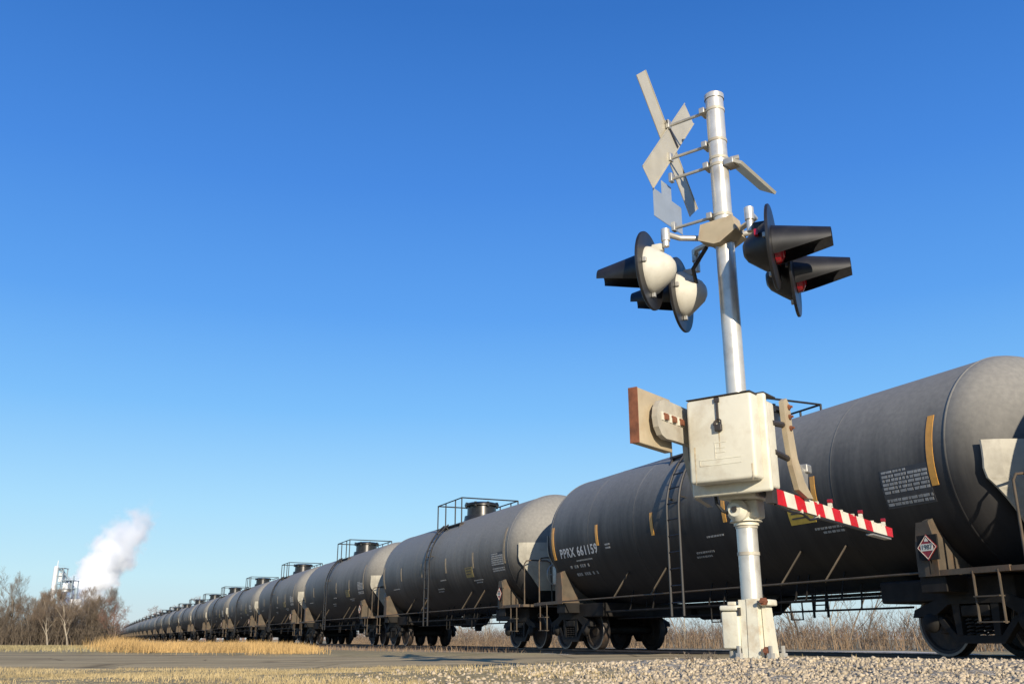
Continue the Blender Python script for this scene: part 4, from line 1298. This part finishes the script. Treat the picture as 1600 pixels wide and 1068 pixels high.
for i in range(46):
    s = 12 + 82 * (i + rt.random()) / 46; P_ = rt.uniform(24, 30) + .06 * s
    X, Y = tpos(s, P_)
    pr = (sapA, sapB)[i % 3 == 1]
    put_tree(pr, X, Y, rt.uniform(.75, 1.2), rt.uniform(0, 6), 'thin bare grey sapling in the brush behind the train' if pr is sapA else 'thin bare straw-coloured sapling in the brush behind the train', GW, 'sapling')

# ------------------------------------------------------------------ brush that nobody could count
def brush(name, pts, h, mat, seed, twigs=9, wd=.011):
    rng = np.random.RandomState(seed)
    n = len(pts)
    x, y = pts[:, 0], pts[:, 1]; z = ground_z(x, y)
    Vs, Fs, off = [], [], 0
    def strips(ax, ay, az_, bx, by, bz, w0):
        nonlocal off
        m = len(ax)
        a = rng.uniform(0, PI, m); dx, dy = np.cos(a)*w0, np.sin(a)*w0
        V = np.stack([np.stack([ax-dx, ay-dy, az_], 1), np.stack([ax+dx, ay+dy, az_], 1), np.stack([bx, by, bz], 1)], 1)
        Vs.append(V.reshape(-1, 3)); Fs.append(np.arange(m*3).reshape(-1, 3) + off); off += m*3
    lx, ly = rng.normal(0, .22, n)*h, rng.normal(0, .22, n)*h
    strips(x, y, z, x+lx, y+ly, z+h, wd*1.15)
    for k in range(twigs):
        t = rng.uniform(.15, .95, n)
        bx, by, bz = x+lx*t, y+ly*t, z+h*t
        L = h * rng.uniform(.15, .42, n); a = rng.uniform(0, 2*PI, n); e = rng.uniform(.1, 1.2, n)
        ex, ey, ez = bx+L*np.cos(a)*np.cos(e), by+L*np.sin(a)*np.cos(e), bz+L*np.sin(e)
        strips(bx, by, bz, ex, ey, ez, wd)
        L2 = L * .6; a2 = a + rng.normal(0, .8, n); e2 = e + rng.normal(0, .4, n)
        mx, my, mz = (bx+ex)/2, (by+ey)/2, (bz+ez)/2
        strips(mx, my, mz, mx+L2*np.cos(a2)*np.cos(e2), my+L2*np.sin(a2)*np.cos(e2), mz+L2*np.sin(e2), wd*.8)
    o = np_mesh(name, np.concatenate(Vs), np.concatenate(Fs), mat)
    return o
rng = np.random.RandomState(8)
def band(n, s0, s1, p0, p1):
    s = rng.uniform(s0, s1, n); p = rng.uniform(p0, p1, n) + .06*s
    return np.stack([NT.x*p + DT.x*s, NT.y*p + DT.y*s], 1)
o = brush('brush', band(5200, 8, 150, 25, 33), rng.uniform(.6, 1.7, 5200), M['twig'], 3)
tag(o, 'brown leafless brush in a band behind the tank cars', 'brush', kind='stuff')
o = brush('tall_weeds', band(3600, 8, 130, 22, 27), rng.uniform(.25, .95, 3600), M['twig_tan'], 4, 4, .014)
tag(o, 'tan dead weed stalks in front of the brush behind the train', 'weeds', kind='stuff')
n = 2200
u = rng.uniform(-40, 188, n); Yd = rng.uniform(96, 112, n)
pts = np.stack([(u - 800)/1450*Yd*math.cos(R(17.745)), Yd], 1)
o = brush('undergrowth', pts, rng.uniform(1.0, 3.8, n) * (1 - .45*sstep(130, 188, u)) * (.75 + .25*sstep(30, 90, u)), M['twig_dark'], 5, 11, .022)
tag(o, 'dense dark leafless undergrowth between the trunks of the far left grove', 'undergrowth', kind='stuff')
pts = np.stack([rng.normal(1.18, .10, 46), rng.normal(6.25, .05, 46)], 1)
o = brush('dead_weed', pts, rng.uniform(.015, .06, 46), M['bark'], 15, 6, .003)
tag(o, 'small dark dead weed lying on the gravel just left of the signal base', 'weed')
# the far wood along the horizon
n = 5200
a = rng.uniform(R(-48), R(62), n); d = rng.uniform(520, 640, n)
pts = np.stack([np.sin(a)*d, np.cos(a)*d], 1)
o = brush('far_wood', pts, rng.uniform(2.5, 7.5, n), M['twig_red'], 6, 10, .10)
tag(o, 'low brown far-off wood along the horizon', 'wood', kind='stuff')
# pale gravel lane across the field at left, and one behind the train
mb = MB()
def lane(pts, wd):
    vs, fs = [], []
    for i, (x, y) in enumerate(pts):
        z = float(ground_z(np.array(x), np.array(y))) + .05
        vs += [(x, y - wd/2, z), (x, y + wd/2, z)]
    for i in range(len(pts) - 1): fs.append((2*i, 2*i+2, 2*i+3, 2*i+1))
    mb.add(vs, fs)
lane([(-70, 66), (-52, 68), (-40, 72), (-34, 76)], 9)
tag(mb.build('far_lane', M['farroad']), kind='structure')
mb = MB(); vs = []
for s in (-10, 20, 60, 120, 180):
    for P_ in (18.2, 20.6):
        q = NT*P_ + DT*s; vs.append((q.x, q.y, float(ground_z(np.array(q.x), np.array(q.y))) + .03))
mb.add(vs, [(2*i, 2*i+1, 2*i+3, 2*i+2) for i in range(4)])
tag(mb.build('service_track', M['farroad']), kind='structure')

# ------------------------------------------------------------------ the plant and its steam, far beyond the grove
def make_plant():
    Yd = 520
    def px(u): return (u - 800) / 1450 * Yd * math.cos(R(17.745))
    x0 = at3(84.5, 912, Yd).x
    root = empty('industrial_plant', (x0, Yd, -.3))
    k = Yd / 1450
    mb = MB(); mb.lathe([(0, 1.25), (38.0, 1.25), (38.6, 1.0)], (0, 0, 0), (0, 0, 1), 28, cap=True)
    mb.lathe([(38.5, .25), (41.5, .2)], (.5, 0, 0), (0, 0, 1), 8, cap=True)
    mb.build('silo_tower', M['plant_white'], root, 40)
    mb = MB()
    def frame(xa, xb, z1, floors, dep=5):
        for x in (xa, xb):
            for y in (-dep/2, dep/2): mb.box((x - .22, y - .22, 0), (x + .22, y + .22, z1))
        for i in range(floors):
            z = z1 * (i + 1) / floors
            mb.box((xa - .4, -dep/2 - .4, z - .25), (xb + .4, dep/2 + .4, z))
            for y in (-dep/2, dep/2):
                mb.bar((xa, y, z), (xb, y, z - z1/floors), .16, .16)
                mb.bar((xa - .4, y, z + 1.1), (xb + .4, y, z + 1.1), .08, .08)
    frame(2.4, 5.2, 37.5, 9)
    frame(5.6, 11.5, 31.0, 7, 7)
    mb.build('steel_frame', M['plant_steel'], root)
    mb = MB()
    mb.box((2.8, -2, 30), (4.8, 2, 35)); mb.box((6.2, -3, 25), (9.0, 3, 29.4)); mb.box((-7, -6, 0), (20, 14, 14)); mb.box((12, -4, 14), (18, 6, 21))
    mb.build('process_house', M['plant_white'], root)
    mb = MB()
    mb.tube([(0, 0, 37.5), (3.4, 0, 36), (8.5, 0, 31), (11.5, 0, 26), (14, 0, 18)], .45, 10)
    mb.tube([(9.8, 1, 14), (9.8, 1, 33.5)], .35, 10); mb.tube([(12.6, 0, 14), (12.6, 0, 27)], .9, 12)
    mb.build('duct', M['plant_steel'], root, 40)
    tag(root, 'distant white tower and blue-grey steelwork of a plant rising behind the grove', 'factory')
make_plant()

def make_steam():
    Yd = 545
    c = Yd * math.cos(R(17.745)) / 1450
    # foot and top of the plume
    A = at3(118, 944, Yd); B = at3(244, 778, Yd + 6)
    L = (B - A).length
    m = bpy.data.materials.new('steam'); m.use_nodes = True
    n, l = m.node_tree.nodes, m.node_tree.links
    n.clear()
    out = n.new('ShaderNodeOutputMaterial'); pv = n.new('ShaderNodeVolumePrincipled')
    pv.inputs['Color'].default_value = (.95, .965, .985, 1); pv.inputs['Anisotropy'].default_value = .0
    l.new(pv.outputs[0], out.inputs['Volume'])
    tc = n.new('ShaderNodeTexCoord')
    sp = n.new('ShaderNodeSeparateXYZ')
    # push the sample point about so the outline billows
    nz = n.new('ShaderNodeTexNoise'); nz.inputs['Scale'].default_value = .10; nz.inputs['Detail'].default_value = 5; nz.inputs['Roughness'].default_value = .6
    l.new(tc.outputs['Object'], nz.inputs['Vector'])
    l.new(tc.outputs['Object'], sp.inputs[0])
    def mth(op, a, b=None, c_=None):
        q = n.new('ShaderNodeMath'); q.operation = op
        for i, v in enumerate((a, b, c_)):
            if v is None: continue
            if isinstance(v, (int, float)): q.inputs[i].default_value = v
            else: l.new(v, q.inputs[i])
        return q.outputs[0]
    t = mth('DIVIDE', sp.outputs['Z'], L)
    rad = mth('SQRT', mth('ADD', mth('MULTIPLY', sp.outputs['X'], sp.outputs['X']), mth('MULTIPLY', sp.outputs['Y'], sp.outputs['Y'])))
    Rz = mth('MULTIPLY_ADD', t, 9.0, 11.5)
    rr = mth('DIVIDE', rad, Rz)
    nn = mth('MULTIPLY', mth('SUBTRACT', nz.outputs[0], .5), 1.9)
    core = mth('ADD', mth('SUBTRACT', 1.0, rr), nn)
    # the top end thins out
    ends = mth('SUBTRACT', core, mth('MULTIPLY', mth('POWER', mth('MAXIMUM', t, 0.0), 3.0), .75))
    soft = mth('MULTIPLY_ADD', t, .70, .18)
    mr = n.new('ShaderNodeMapRange'); mr.interpolation_type = 'SMOOTHSTEP'
    l.new(ends, mr.inputs['Value']); mr.inputs['From Min'].default_value = .12; l.new(mth('ADD', soft, .12), mr.inputs['From Max'])
    dn = n.new('ShaderNodeMapRange'); l.new(t, dn.inputs['Value']); dn.inputs['To Min'].default_value = 1.1; dn.inputs['To Max'].default_value = .014
    l.new(mth('MULTIPLY', mr.outputs[0], dn.outputs[0]), pv.inputs['Density'])
    mb = MB(); mb.lathe([(-8, 8), (0, 17), (L*.5, 28), (L, 37), (L*1.15, 32)], (0, 0, 0), (0, 0, 1), 24, cap=True)
    o = mb.build('steam_plume', m)
    o.location = A
    o.rotation_euler = (B - A).to_track_quat('Z', 'Y').to_euler()
    tag(o, 'white steam plume leaning right as it rises from the distant plant', 'steam')
make_steam()
